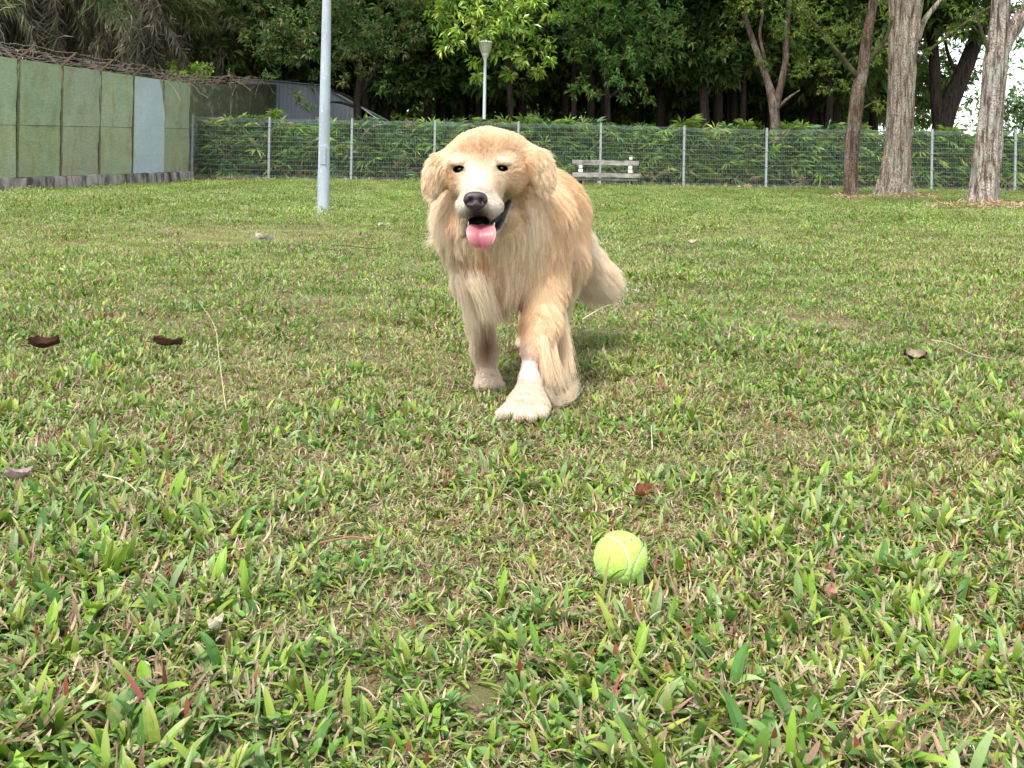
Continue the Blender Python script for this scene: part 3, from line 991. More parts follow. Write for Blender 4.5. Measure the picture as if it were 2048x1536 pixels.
FAN_PAL = np.array([(0.170, 0.310, 0.070), (0.235, 0.390, 0.095), (0.070, 0.150, 0.048), (0.360, 0.460, 0.120), (0.190, 0.320, 0.160)])
FAN_DRY = np.array([(0.34, 0.27, 0.13), (0.26, 0.19, 0.10), (0.42, 0.37, 0.24)])
def build_hedge():
    r = rng(77)
    x0, x1 = W(384, 300, 30.5).x, W(2330, 300, 30.5).x
    n = 5600
    x = r.uniform(x0, x1, n)
    top = 1.80 + 0.20 * fbm(np.stack([x, x * 0], 1), 1.3, 3, 0.5) + 0.02 * (x - x0) * 0
    z = r.uniform(0, 1, n) ** 0.72 * top
    y = 30.15 + np.abs(r.normal(0, 0.45, n)) + (z / 1.8) * 0.1
    cen = np.stack([x, y, z], 1)
    aim = unit(np.stack([r.normal(0, 0.8, n), -np.abs(r.normal(0.7, 0.5, n)), r.normal(0.35, 0.5, n)], 1))
    c = FAN_PAL[r.integers(0, 5, n)] * r.uniform(0.35, 1.45, (n, 1))
    dry = r.uniform(0, 1, n) < np.where(z < 0.45, 0.30, 0.05)
    c[dry] = FAN_DRY[r.integers(0, 3, dry.sum())] * r.uniform(0.6, 1.0, (dry.sum(), 1))
    v, f, cc = fans_geo(cen, aim, r.uniform(0.26, 0.50, n), c, r, nl=9, wfac=0.095)
    # canes
    V, Fc, C = [v], [f], [cc]
    off = len(v)
    o = mesh_np('palm_hedge', np.concatenate(V), np.concatenate(Fc), LEAF_GLOSS, colors=np.concatenate(C))
    tag(o, 'dense hedge of green fan palm leaves growing right behind the mesh fence', 'hedge', kind='stuff')
    mb = MB()
    for k in range(360):
        xx, yy = r.uniform(x0, x1), r.uniform(30.2, 31.3)
        mb.tube([(xx, yy, -0.05), (xx + r.normal(0, 0.06), yy, 0.8), (xx + r.normal(0, 0.12), yy, r.uniform(1.1, 1.6))], [0.017, 0.014, 0.010], 5)
    t = NT('cane'); cm = t.finish((0.13, 0.10, 0.06), rough=0.8)
    o = mb.build('palm_canes', cm)
    tag(o, 'thin brown canes standing inside the fan palm hedge', 'canes', kind='stuff')
    # litter under the fence
    n = 2600
    x = r.uniform(x0, x1, n); y = 29.9 + r.exponential(0.35, n) - 0.15
    base = np.stack([x, y, r.uniform(0.005, 0.07, n)], 1)
    d = unit(np.stack([r.normal(0, 1, n), r.normal(0, 1, n), r.normal(0.1, 0.35, n)], 1))
    pal = np.array([(0.36, 0.24, 0.15), (0.46, 0.36, 0.26), (0.20, 0.13, 0.08), (0.30, 0.22, 0.12)])
    v, f, cc = leaves_geo(base, d, r.uniform(0.07, 0.2, n), r.uniform(0.03, 0.08, n), pal[r.integers(0, 4, n)], r)
    o = mesh_np('leaf_litter', v, f, DRYLEAF, colors=cc)
    tag(o, 'brown fallen leaves lying along the foot of the fence', 'leaf litter', kind='stuff')
    # palms that stand clear of the hedge top
    spots = [(538, 232, 1.0, 'small fan palm with yellowish fingers rising beside the second fence post from the green wall'),
             (1050, 243, 0.8, 'low fan palm peeping over the fence above the dog\'s ear'),
             (1130, 246, 0.8, 'fan palm with upright fingers above the fence between the dog\'s head and the bench'),
             (1368, 252, 1.25, 'tall bright fan palm spreading over the fence top to the side of the bench'),
             (1492, 254, 0.9, 'fan palm with splayed fingers in front of the forked reddish trunk'),
             (1575, 257, 0.9, 'fan palm beside the base of the forked reddish trunk'),
             (1720, 255, 1.0, 'yellow green fan palm seen between the two nearer trunks'),
             (1900, 262, 1.0, 'fan palm below the dark leaning tree at the far fence')]
    for i, (u, v_, s, lab) in enumerate(spots):
        p = W(u, v_, 30.35)
        root = empty('fan_palm', (p.x, 30.35, 0))
        tag(root, lab, 'palm')
        mb = MB(); mb.tube([(0, 0, -0.02), (0.02, 0, p.z * 0.6), (0, 0, p.z - 0.1)], [0.03, 0.024, 0.018], 6)
        mb.build('trunk', cm, root)
        for k in range(int(7 * s) + 2):
            a = r.uniform(0, 6.28)
            aim = unit(np.array([math.cos(a) * 0.8, math.sin(a) * 0.8, r.uniform(0.1, 1.2)]))
            base = np.array([0, 0, p.z - 0.08])
            tip = base + aim * r.uniform(0.12, 0.3) * s
            cc_ = np.array([0.17, 0.26, 0.05]) * r.uniform(0.7, 1.25)
            v, f, c2 = fans_geo(tip[None], aim[None], np.array([0.36 * s]), cc_[None], r, nl=11, arc=2.0, wfac=0.10)
            st, sf4, sf3 = tube_geo([base, (base + tip) / 2 + [0, 0, 0.02], tip], 0.006, 4, False)
            stc = np.tile(cc_, (len(st), 1))
            mesh_np('frond', np.concatenate([v, st]), [f, sf4 + len(v)], LEAF_GLOSS, root, colors=np.concatenate([c2, stc]))
build_hedge()
# ------------------------------------------------------------------ the trees one can tell apart
def px_clumps(lst, Y, dy=0.0, seed=0):
    r = rng(seed + 900)
    out = []
    for e in lst:
        u, v, R = e
        p = W(u, v, Y)
        out.append((p.x, Y + r.uniform(-0.5, 0.5) + dy, p.z, R))
    return out

def rel(clumps, o):
    return [(x - o[0], y - o[1], z - o[2], R) for x, y, z, R in clumps]

def tree(label, base, limbs, bark, crown, cat='tree', group=None, leafmat=None, seg=14, crown_kw=None, seed=1, extra=None):
    """limbs: list of (points, radii[, fn kwargs]) in world space, first one is the trunk"""
    root = empty('tree', base)
    tag(root, label, cat, group)
    b = np.array(base, float)
    mb = MB()
    for i, lb in enumerate(limbs):
        pts, rad = lb[0], lb[1]
        kw = lb[2] if len(lb) > 2 else {}
        q = [np.array(A3v(p)) - b for p in pts]
        if i == 0:
            limb(mb, q, rad, seed=seed * 0.13 + i * 0.07, **{**dict(n=seg * 2, m=60), **kw})
            mb.build('trunk', bark, root, smooth=True)
            mb = MB()
        else:
            m2 = MB(); kw2 = dict(kw); bm = kw2.pop('bark', bark)
            limb(m2, q, rad, seed=seed * 0.13 + i * 0.07, **{**dict(n=seg, m=24), **kw2})
            m2.build('branch', bm, root, smooth=True)
    if crown:
        kw = crown_kw or {}
        v, f, c = crown_geo(rel(crown, b), seed, **kw)
        mesh_np('crown', v, f, leafmat or LEAF, root, colors=c)
    return root

def upper(x, y, z, spread, n, seed, R=(0.9, 1.6)):
    r = rng(seed + 55)
    return [(x + r.normal(0, spread), y + r.normal(0, spread * 0.8), z + r.uniform(-0.8, 2.2), r.uniform(*R)) for _ in range(n)]

def base_at(u, v, Y):
    p = W(u, v, Y)
    return (p.x, Y, 0.0)

# slim reddish tree, first of the three standing on the lawn
Y = 19.8
k = lambda *a: [W(u, v, Y) for u, v in a]
bA = W(1699, 402, Y); bA = (bA.x, Y, -0.03)
tree('slim reddish brown tree on the lawn, thinnest of the three near trunks, with mossy limb', bA,
     [(k((1699, 408), (1700, 392), (1702, 340), (1704, 290), (1712, 215), (1716, 180), (1726, 140), (1733, 80), (1746, 10), (1756, -70)),
       [0.22, 0.155, 0.138, 0.130, 0.125, 0.125, 0.105, 0.10, 0.09, 0.07], dict(amp=0.12, ridges=5)),
      (k((1722, 160), (1700, 135), (1668, 95), (1630, 50), (1590, 5), (1555, -40)), [0.060, 0.050, 0.040, 0.034, 0.028, 0.02], dict(amp=0.2, bark=BARK_MOSS)),
      (k((1728, 130), (1748, 110), (1768, 85), (1785, 40)), [0.06, 0.045, 0.035, 0.03], dict(amp=0.1, bark=BARK_MOSS)),
      (k((1708, 225), (1728, 215), (1745, 205)), [0.03, 0.02, 0.012], dict(amp=0.1, bark=BARK_MOSS))],
     BARK_RED, px_clumps([(1650, 75, .26), (1605, 30, .34), (1690, 115, .20), (1630, 20, .36), (1570, 10, .32), (1745, 60, .24), (1540, 40, .3), (1500, 10, .3), (1690, 20, .35), (1665, 60, .25), (1620, 60, .25), (1580, 60, .22), (1765, 95, .16), (1740, 205, .12), (1755, 215, .12)], Y, seed=2) + upper(bA[0], Y, 5.3, 1.6, 9, 3),
     crown_kw=dict(n_clu=110, k=8, L=0.085, wd=0.028, pal=GR_FINE, shell=1.0), seed=3)
# broad pale tree
Y = 22.0
k = lambda *a: [W(u, v, Y) for u, v in a]
bB = W(1792, 396, Y); bB = (bB.x, Y, -0.03)
tree('broad pale barked tree with a deep dark groove, middle of the three near trunks', bB,
     [(k((1788, 404), (1790, 390), (1795, 350), (1799, 300), (1802, 220), (1804, 130), (1808, 50), (1812, -20), (1816, -120)),
       [0.46, 0.375, 0.30, 0.28, 0.27, 0.275, 0.30, 0.32, 0.30], dict(n=72, m=150, amp=0.15, ridges=11, groove=[(-2.50, 0.15, 0.30), (-1.95, 0.13, 0.16), (2.8, 0.14, 0.10), (2.2, 0.12, 0.09), (0.3, 0.3, 0.12)])),
      (k((1832, 80), (1846, 45), (1866, 18), (1890, -12), (1910, -40)), [0.09, 0.065, 0.05, 0.04, 0.03], dict(amp=0.1)),
      (k((1832, 125), (1862, 98), (1900, 68), (1945, 36), (1990, 8)), [0.045, 0.038, 0.032, 0.028, 0.02], dict(amp=0.2, bark=BARK_MOSS)),
      (k((1775, 395), (1768, 378), (1773, 345)), [0.16, 0.12, 0.05], dict(amp=0.25, n=20)),
      (k((1812, 400), (1822, 388), (1816, 360)), [0.15, 0.10, 0.05], dict(amp=0.2, n=20))],
     BARK_PALE, px_clumps([(1880, 84, .18), (1920, 55, .22), (1960, 25, .26), (1895, 0, .3), (1850, 105, .14), (1900, 70, .2), (1940, 38, .22), (1740, 10, .3), (1765, 40, .2)], Y, seed=4) + upper(bB[0], Y, 6.2, 1.8, 10, 5),
     crown_kw=dict(n_clu=110, k=7, L=0.10, wd=0.035, pal=GR_FINE, shell=1.0), seed=5)
# lichen grey tree at the side
Y = 16.6
k = lambda *a: [W(u, v, Y) for u, v in a]
bC = W(1968, 418, Y); bC = (bC.x, Y, -0.03)
tree('lichen covered grey tree with shaggy bark, closest of the three near trunks', bC,
     [(k((1966, 426), (1967, 408), (1972, 350), (1978, 285), (1984, 215), (1992, 140), (1999, 85), (2003, 30), (2006, -40), (2010, -120)),
       [0.34, 0.25, 0.21, 0.182, 0.172, 0.19, 0.172, 0.14, 0.13, 0.12], dict(n=64, m=150, amp=0.18, ridges=9, groove=[(-2.6, 0.16, 0.16), (-1.8, 0.2, 0.12), (2.6, 0.14, 0.12)])),
      (k((1995, 120), (2012, 82), (2035, 45), (2060, 5), (2085, -40)), [0.13, 0.125, 0.115, 0.105, 0.09], dict(amp=0.12, n=24)),
      (k((1988, 130), (1975, 95), (1962, 60), (1950, 15)), [0.05, 0.035, 0.025, 0.02], dict(amp=0.1, bark=BARK_MOSS)),
      (k((1950, 420), (1944, 414), (1952, 395)), [0.09, 0.07, 0.03], dict(amp=0.2)),
      (k((1985, 420), (1993, 412), (1990, 390)), [0.09, 0.07, 0.03], dict(amp=0.2))],
     BARK_GREY, px_clumps([(1950, 10, .2), (2010, 18, .12)], Y, seed=6) + upper(bC[0], Y, 5.0, 1.5, 9, 7),
     crown_kw=dict(n_clu=110, k=7, L=0.10, wd=0.035, pal=GR_FINE, shell=1.0), seed=7)

# straw and torn bark heaped round the feet of the three
def litter_ring(x, y, R, n, seed, label):
    r = rng(seed)
    a, q = r.uniform(0, 6.28, n), R * np.abs(r.normal(0.35, 0.33, n))
    base = np.stack([x + np.cos(a) * q * 1.4, y + np.sin(a) * q, np.clip(0.10 - q * 0.08, 0.025, 0.1) * r.uniform(0.4, 1.2, n)], 1)
    d = unit(np.stack([r.normal(0, 1, n), r.normal(0, 1, n), r.normal(0, 0.25, n)], 1))
    pal = np.array([(0.50, 0.36, 0.22), (0.58, 0.46, 0.32), (0.34, 0.20, 0.12), (0.44, 0.30, 0.19)])
    v, f, c = leaves_geo(base, d, r.uniform(0.05, 0.16, n), r.uniform(0.008, 0.02, n), pal[r.integers(0, 4, n)], r, 0.1, 0.0)
    o = mesh_np('bark_litter', v, f, DRYLEAF, colors=c)
    tag(o, label, 'bark litter', kind='stuff')
litter_ring(bA[0], 19.7, 0.55, 500, 1, 'thin ring of torn reddish bark round the slim tree')
litter_ring(bB[0], 21.6, 1.1, 2200, 2, 'scattered straw round the broad pale tree')
litter_ring(bC[0], 16.2, 1.0, 3600, 3, 'orange brown straw heaped round the lichen covered tree')

# forked reddish tree behind the fence
Y = 33.0
k = lambda *a: [W(u, v, Y) for u, v in a]
bD = base_at(1550, 300, Y)
tree('forked reddish tree just behind the fence, its two limbs spreading in a V', bD,
     [(k((1552, 365), (1551, 300), (1550, 250), (1546, 205), (1534, 160), (1515, 110), (1498, 60), (1484, 10), (1476, -50), (1470, -120)), [0.20, 0.17, 0.15, 0.15, 0.115, 0.10, 0.09, 0.085, 0.08, 0.06], dict(amp=0.12)),
      (k((1550, 225), (1558, 185), (1570, 130), (1572, 80), (1576, 30), (1580, -30), (1584, -110)), [0.12, 0.11, 0.10, 0.09, 0.085, 0.08, 0.06], dict(amp=0.12)),
      (k((1530, 120), (1520, 70), (1525, 20), (1515, -30)), [0.06, 0.05, 0.045, 0.04]),
      (k((1556, 215), (1578, 195), (1600, 180)), [0.06, 0.04, 0.02])],
     BARK_RED, px_clumps([(1480, 30, .6), (1560, 60, .55), (1620, 100, .6), (1640, 40, .7), (1600, 140, .45), (1530, 120, .4), (1450, 90, .5), (1660, 130, .45), (1510, 0, .6), (1580, 10, .6), (1700, 60, .6), (1690, 170, .4), (1740, 110, .5), (1650, 180, .3)], Y, seed=8) + upper(bD[0], Y, 7.2, 1.8, 9, 9),
     crown_kw=dict(n_clu=150, k=7, L=0.13, wd=0.045, pal=GR_FINE, shell=1.0), seed=9)
# dark leaning tree
Y = 38.0
k = lambda *a: [W(u, v, Y) for u, v in a]
bE = base_at(1885, 300, Y)
tree('massive dark tree leaning sideways against the bright sky behind the fence', bE,
     [(k((1876, 350), (1880, 300), (1886, 245), (1902, 200), (1928, 140), (1955, 70), (1978, 5), (1995, -60)), [0.5, 0.42, 0.36, 0.33, 0.30, 0.26, 0.24, 0.2], dict(amp=0.1)),
      (k((1882, 260), (1872, 200), (1868, 120), (1862, 40), (1858, -40)), [0.25, 0.22, 0.2, 0.18, 0.16], dict(amp=0.1)),
      (k((1920, 155), (1900, 120), (1890, 80)), [0.1, 0.07, 0.05])],
     BARK_DARK, px_clumps([(1842, 50, .6), (1850, 130, .35), (1866, 5, .6), (1905, 95, .28), (1938, 195, .25), (2000, 5, .4), (1920, -10, .5), (2045, 80, .4), (1955, 150, .2), (1846, 185, .22)], Y + 0.8, seed=10) + upper(bE[0], Y, 8.4, 2.4, 10, 11),
     crown_kw=dict(n_clu=95, k=8, L=0.16, wd=0.06, pal=GR_MID, shell=0.9), seed=11)
# bright broad-leaved tree over the park lamp
Y = 32.6
k = lambda *a: [W(u, v, Y) for u, v in a]
bF = base_at(1022, 300, Y)
tree('bright green broad-leaved tree hanging over the park lamp', bF,
     [(k((1024, 360), (1022, 250), (1018, 160), (1012, 80), (1005, 0), (1000, -90)), [0.11, 0.09, 0.085, 0.08, 0.07, 0.06]),
      (k((1018, 150), (1045, 120), (1080, 105)), [0.05, 0.04, 0.03]), (k((1015, 120), (980, 90), (930, 70)), [0.05, 0.04, 0.03])],
     BARK_DARK, px_clumps([(875, 40, .55), (925, 80, .5), (955, 30, .6), (995, 105, .45), (1040, 60, .6), (1080, 90, .5), (1060, 15, .6), (955, 125, .32), (1040, 125, .4), (1095, 130, .25), (900, 95, .4), (1000, 30, .55), (1075, 150, .24), (955, 155, .22), (1105, 40, .4), (1000, 75, .5), (1035, 20, .5), (1020, 150, .25), (905, 20, .5), (1010, 50, .5), (1015, 10, .5), (1020, 100, .4), (965, 70, .5)], Y, dy=-1.0, seed=12) + upper(bF[0], Y, 6.9, 1.7, 8, 13),
     leafmat=LEAF_GLOSS, crown_kw=dict(n_clu=62, k=9, L=0.24, wd=0.085, pal=GR_BRIGHT, shell=0.7, spread=0.6, droop=0.3), seed=13)
Y = 34.0
k = lambda *a: [W(u, v, Y) for u, v in a]
bG = base_at(716, 300, Y)
tree('olive leaved tree with a dark trunk and low drooping boughs beside the grey shed', bG,
     [(k((718, 360), (716, 250), (714, 200), (720, 150), (712, 80), (700, 0), (695, -90)), [0.15, 0.13, 0.12, 0.11, 0.10, 0.09, 0.08]),
      (k((715, 205), (690, 190), (665, 180), (640, 150)), [0.05, 0.045, 0.035, 0.03]), (k((718, 190), (745, 150), (760, 100), (770, 40)), [0.06, 0.05, 0.04, 0.04]),
      (k((712, 215), (680, 205), (650, 205)), [0.05, 0.04, 0.02])],
     BARK_DARK, px_clumps([(555, 30, .75), (615, 55, .8), (600, 115, .6), (690, 40, .85), (745, 95, .65), (795, 40, .8), (850, 70, .55), (645, 165, .5), (610, 200, .28), (680, 125, .55), (520, 75, .5), (835, 20, .7), (790, 110, .5), (570, 155, .3), (640, 100, .6), (630, 215, .2), (720, 100, .55), (715, 30, .7), (760, 70, .6), (735, 140, .35), (820, 90, .5), (660, 30, .8), (575, 80, .7), (540, 110, .5), (700, 165, .3)], Y, dy=-1.0, seed=14) + upper(bG[0], Y, 7.2, 2.2, 10, 15),
     crown_kw=dict(n_clu=85, k=9, L=0.19, wd=0.055, pal=GR_OLIVE, shell=0.75, spread=0.6), seed=15)
bH = base_at(1215, 300, Y)
tree('mid green leafy tree with low boughs behind the fence above the bench', bH,
     [(k((1218, 360), (1216, 250), (1212, 150), (1205, 60), (1200, -50)), [0.11, 0.095, 0.09, 0.08, 0.07]),
      (k((1213, 200), (1245, 175), (1280, 165)), [0.05, 0.04, 0.02]), (k((1212, 190), (1180, 170), (1150, 165)), [0.05, 0.035, 0.02])],
     BARK_DARK, px_clumps([(1135, 40, .6), (1180, 80, .6), (1240, 40, .75), (1285, 85, .55), (1155, 165, .3), (1225, 165, .4), (1275, 175, .35), (1195, 190, .25), (1140, 185, .25), (1325, 30, .7), (1255, 120, .5), (1310, 120, .4), (1170, 20, .6), (1150, 110, .4), (1215, 120, .45), (1170, 190, .3), (1290, 200, .25), (1250, 195, .25), (1205, 60, .6), (1210, 130, .4), (1205, 10, .6), (1340, 80, .5)], Y, dy=-1.0, seed=16) + upper(bH[0], Y, 7.2, 2.2, 10, 17),
     crown_kw=dict(n_clu=75, k=9, L=0.19, wd=0.065, pal=GR_MID, shell=0.75, spread=0.6), seed=17)
Y = 36.5
k = lambda *a: [W(u, v, Y) for u, v in a]
bI = base_at(1410, 300, Y)
tree('dark shaded tree filling the gap between the leafy tree and the forked reddish one', bI,
     [(k((1412, 360), (1410, 250), (1404, 150), (1396, 50), (1390, -60)), [0.2, 0.17, 0.15, 0.13, 0.1]), (k((1406, 200), (1430, 160), (1445, 110), (1450, 60)), [0.09, 0.08, 0.07, 0.06])],
     BARK_DARK, px_clumps([(1350, 60, .9), (1420, 40, .9), (1400, 120, .7), (1465, 100, .6), (1520, 50, .8), (1360, 150, .5), (1330, 105, .6), (1440, 160, .4)], Y, seed=18) + upper(bI[0], Y, 8.0, 2.4, 10, 19),
     crown_kw=dict(n_clu=70, k=8, L=0.20, wd=0.07, pal=GR_DARK, shell=0.8), seed=19)

# ------------------------------------------------------------------ palms with skirts of dead fronds behind the wall
def frond_proto(seed, dead=True, L=2.6):
    r = rng(seed)
    n = 16
    s = np.linspace(0, 1, n)
    ang = 0.15 + (1.5 if dead else 0.85) * s           # bends over, then hangs
    d = np.stack([np.cos(ang), np.zeros(n), -np.sin(ang) + (0.0 if dead else 0.35)], 1)
    pts = np.concatenate([[[0, 0, 0]], np.cumsum(d[:-1] * L / (n - 1), axis=0)])
    V, f4, f3 = tube_geo(pts, np.linspace(0.028, 0.006, n), 5, False)
    nl = 104
    u = np.linspace(0.12, 0.99, nl)
    ix = u * (n - 1); i0 = np.minimum(ix.astype(int), n - 2); fr = (ix - i0)[:, None]
    base = pts[i0] * (1 - fr) + pts[i0 + 1] * fr
    LV, LF, LC = [], [], []
    pal = np.array([(0.125, 0.105, 0.082), (0.21, 0.175, 0.14), (0.070, 0.056, 0.042), (0.150, 0.130, 0.080), (0.10, 0.115, 0.055)]) if dead else np.array([(0.09, 0.14, 0.04), (0.13, 0.17, 0.06), (0.18, 0.19, 0.09)])
    V = [V]; Fc = [f4]; C = [np.tile(pal[0], (len(V[0]), 1))]; off = len(V[0])
    for side in (-1, 1):
        m = len(base)
        ll = 0.75 * np.sin(np.pi * (0.12 + 0.85 * u)) ** 0.6 * r.uniform(0.6, 1.1, m)
        dd = unit(np.stack([0.5 + r.normal(0, 0.15, m), side * (0.8 if not dead else 0.45) + r.normal(0, 0.45, m), (-0.9 if dead else -0.25) + r.normal(0, 0.45, m)], 1))
        # two-piece drooping strip
        mid = base + dd * ll[:, None] * 0.5
        tip = mid + unit(dd + np.array([0, 0, -1.3 if dead else -0.7]) + r.normal(0, 0.5, (m, 3))) * ll[:, None] * 0.5
        w = 0.016
        sd = unit(np.cross(dd, np.array([0, 0, 1.0]) + r.normal(0, 0.3, (m, 3)))) * w
        v = np.stack([base - sd * .5, base + sd * .5, mid + sd, mid - sd, tip], 1).reshape(-1, 3)
        kk = np.arange(m)[:, None] * 5
        f = np.concatenate([kk + np.array([[0, 1, 2]]), kk + np.array([[0, 2, 3]]), kk + np.array([[3, 2, 4]])])
        c = np.repeat(pal[r.integers(0, len(pal), m)] * r.uniform(0.6, 1.2, (m, 1)), 5, axis=0)
        V.append(v); C.append(c); LF.append(f + off); off += len(v)
    return mesh_np('frond', np.concatenate(V), [Fc[0]] + LF, DRYLEAF if dead else LEAF, colors=np.concatenate(C), link=False)

DEAD = [frond_proto(300 + i, True, 2.2 + 0.3 * i) for i in range(4)]
LIVE = [frond_proto(320 + i, False, 2.6) for i in range(2)]
def palm(label, u, v, Y, nd, nlv, seed, sc_=1.0):
    r = rng(seed)
    p = W(u, v, Y)
    root = empty('palm_tree', (p.x, Y, 0))
    tag(root, label, 'palm')
    mb = MB()
    m = 40
    zz = np.linspace(-0.1, p.z + 0.4, m)
    rad = 0.20 + 0.05 * (np.arange(m) % 2) + 0.10 * np.clip((zz - p.z + 1.6) / 2, 0, 1)
    mb.tube(np.stack([zz * 0.0 + 0.02 * zz, zz * 0, zz], 1), rad, 14)
    mb.build('trunk', BARK_GREY, root)
    for i in range(nd + nlv):
        live = i >= nd
        src = LIVE[r.integers(2)] if live else DEAD[r.integers(4)]
        o = bpy.data.objects.new('frond', src.data)
        col.objects.link(o); o.parent = root
        a = r.uniform(0, 2 * math.pi)
        el = r.uniform(-0.3, 0.6) if live else r.uniform(0.1, 1.25)
        o.rotation_euler = (r.normal(0, 0.15), el, a)
        o.location = (math.cos(a) * 0.2, math.sin(a) * 0.2, p.z + r.uniform(-0.7, 0.5) * (1 if not live else 0.5))
        s = sc_ * r.uniform(0.75, 1.15)
        o.scale = (s, s, s)
palm('palm with a thick skirt of dead grey fronds above the nearer green wall panels', 95, -40, 26.0, 36, 12, 401, 1.05)
palm('palm behind the wall with brown hanging fronds above the pale blue sheet', 275, -20, 31.0, 36, 16, 402, 1.1)
palm('palm with mixed green and brown fronds beyond the wall corner', 425, 20, 36.0, 24, 20, 403, 1.0)
palm('dark palm behind the leftmost wall panels with drooping brown fronds', -60, -20, 24.0, 36, 3, 404, 1.0)
palm('farther palm half hidden between the two brown palms', 190, -60, 36.0, 30, 12, 405, 1.2)
palm('leaning palm with dry fronds near the dark end of the wall', 345, -50, 35.0, 28, 14, 406, 1.15)
# light green shrub against the wall corner
def bush(label, u, v, Y, R, pal, seed, L=0.12):
    p = W(u, v, Y)
    root = empty('bush', (p.x, Y, 0))
    tag(root, label, 'bush')
    mb = MB()
    r = rng(seed)
    for q in range(5):
        mb.tube([(r.normal(0, 0.05), r.normal(0, 0.05), -0.03), (r.normal(0, 0.15), r.normal(0, 0.1), p.z * 0.5), (r.normal(0, R * 0.4), r.normal(0, 0.1), p.z)], [0.03, 0.022, 0.012], 6)
    mb.build('stem', BARK_DARK, root)
    cl = [(r.normal(0, R * 0.5), r.normal(0, R * 0.4), p.z + r.normal(0, R * 0.25), R * r.uniform(0.4, 0.7)) for _ in range(6)]
    vv, f, c = crown_geo(cl, seed, n_clu=170, k=8, L=L, wd=L * 0.4, pal=pal, shell=0.8)
    mesh_np('foliage', vv, f, LEAF, root, colors=c)
bush('fresh green shrub growing over the top of the wall near its corner', 395, 140, 31.6, 0.75, GR_BRIGHT, 501)
bush('dark bush between the last palm and the olive leaved tree', 520, 130, 38.0, 1.3, GR_DARK, 502, 0.16)
bush('sunlit low bush seen through the trunks beyond the bench', 1230, 215, 44.0, 1.1, GR_BRIGHT, 503, 0.16)
bush('pale green bush in the clearing beyond the slim reddish tree', 1650, 225, 46.0, 1.3, GR_BRIGHT, 504, 0.18)
bush('green bush at the far side in front of the bright sky', 2040, 215, 42.0, 1.1, GR_MID, 505, 0.16)

# ------------------------------------------------------------------ shaded grove further back: slim trunks with high crowns
def grove():
    r = rng(606)
    protos = []
    for i in range(5):
        rr = rng(700 + i)
        cl = [(rr.normal(0, 1.3), rr.normal(0, 1.2), 6.0 + rr.uniform(-1.6, 3.4), rr.uniform(1.0, 1.9)) for _ in range(7)]
        v, f, c = crown_geo(cl, 710 + i, n_clu=62, k=7, L=0.34, wd=0.13, pal=GR_DARK + GR_OLIVE[:2], shell=0.8)
        crown = mesh_np('crown', v, f, LEAF, colors=c, link=False)
        mb = MB()
        limb(mb, [(0, 0, -0.1), (rr.normal(0, .08), 0, 2), (rr.normal(0, .2), 0, 4.5), (rr.normal(0, .4), 0, 8.0)], [1.15, 1.0, 0.85, 0.5], n=9, m=14, seed=i * 0.3, amp=0.08)
        tm = mb.build('trunk', BARK_DARK, smooth=True)
        col.objects.unlink(tm)
        protos.append((crown.data, tm.data))
    n = 0
    spots = []
    for Yr in (37.5, 40, 43, 46.5, 58, 63):
        step = 1.65 if Yr < 47 else 2.3
        x = W(470, 300, Yr).x - 1.5
        xe = W(1760, 300, Yr).x
        while x < xe:
            spots.append((x + r.normal(0, 0.45), Yr + r.uniform(-1.2, 1.2)))
            x += step * r.uniform(0.75, 1.3)
    for u, Yq in ((1455, 40), (1640, 44), (1625, 41), (1668, 47), (1672, 40), (1440, 52), (1690, 58)):
        spots.append((W(u, 300, Yq).x, Yq))
    for x, y in spots:
        cd, td = protos[r.integers(5)]
        root = empty('grove_tree', (x, y, 0), r.uniform(0, 6.28))
        tag(root, 'slim dark trunked tree standing in the shaded grove behind the palm hedge', 'tree', 'slim trees of the shaded grove')
        s = r.uniform(0.09, 0.19)
        a = bpy.data.objects.new('trunk', td); col.objects.link(a); a.parent = root; a.scale = (s, s, 1)
        b = bpy.data.objects.new('crown', cd); col.objects.link(b); b.parent = root
        z = r.uniform(0.85, 1.15)
        b.scale = (1, 1, z)
        b.location = (0, 0, -0.3 + r.uniform(-0.3, 0.6))
        n += 1
    print('grove', n)
grove()

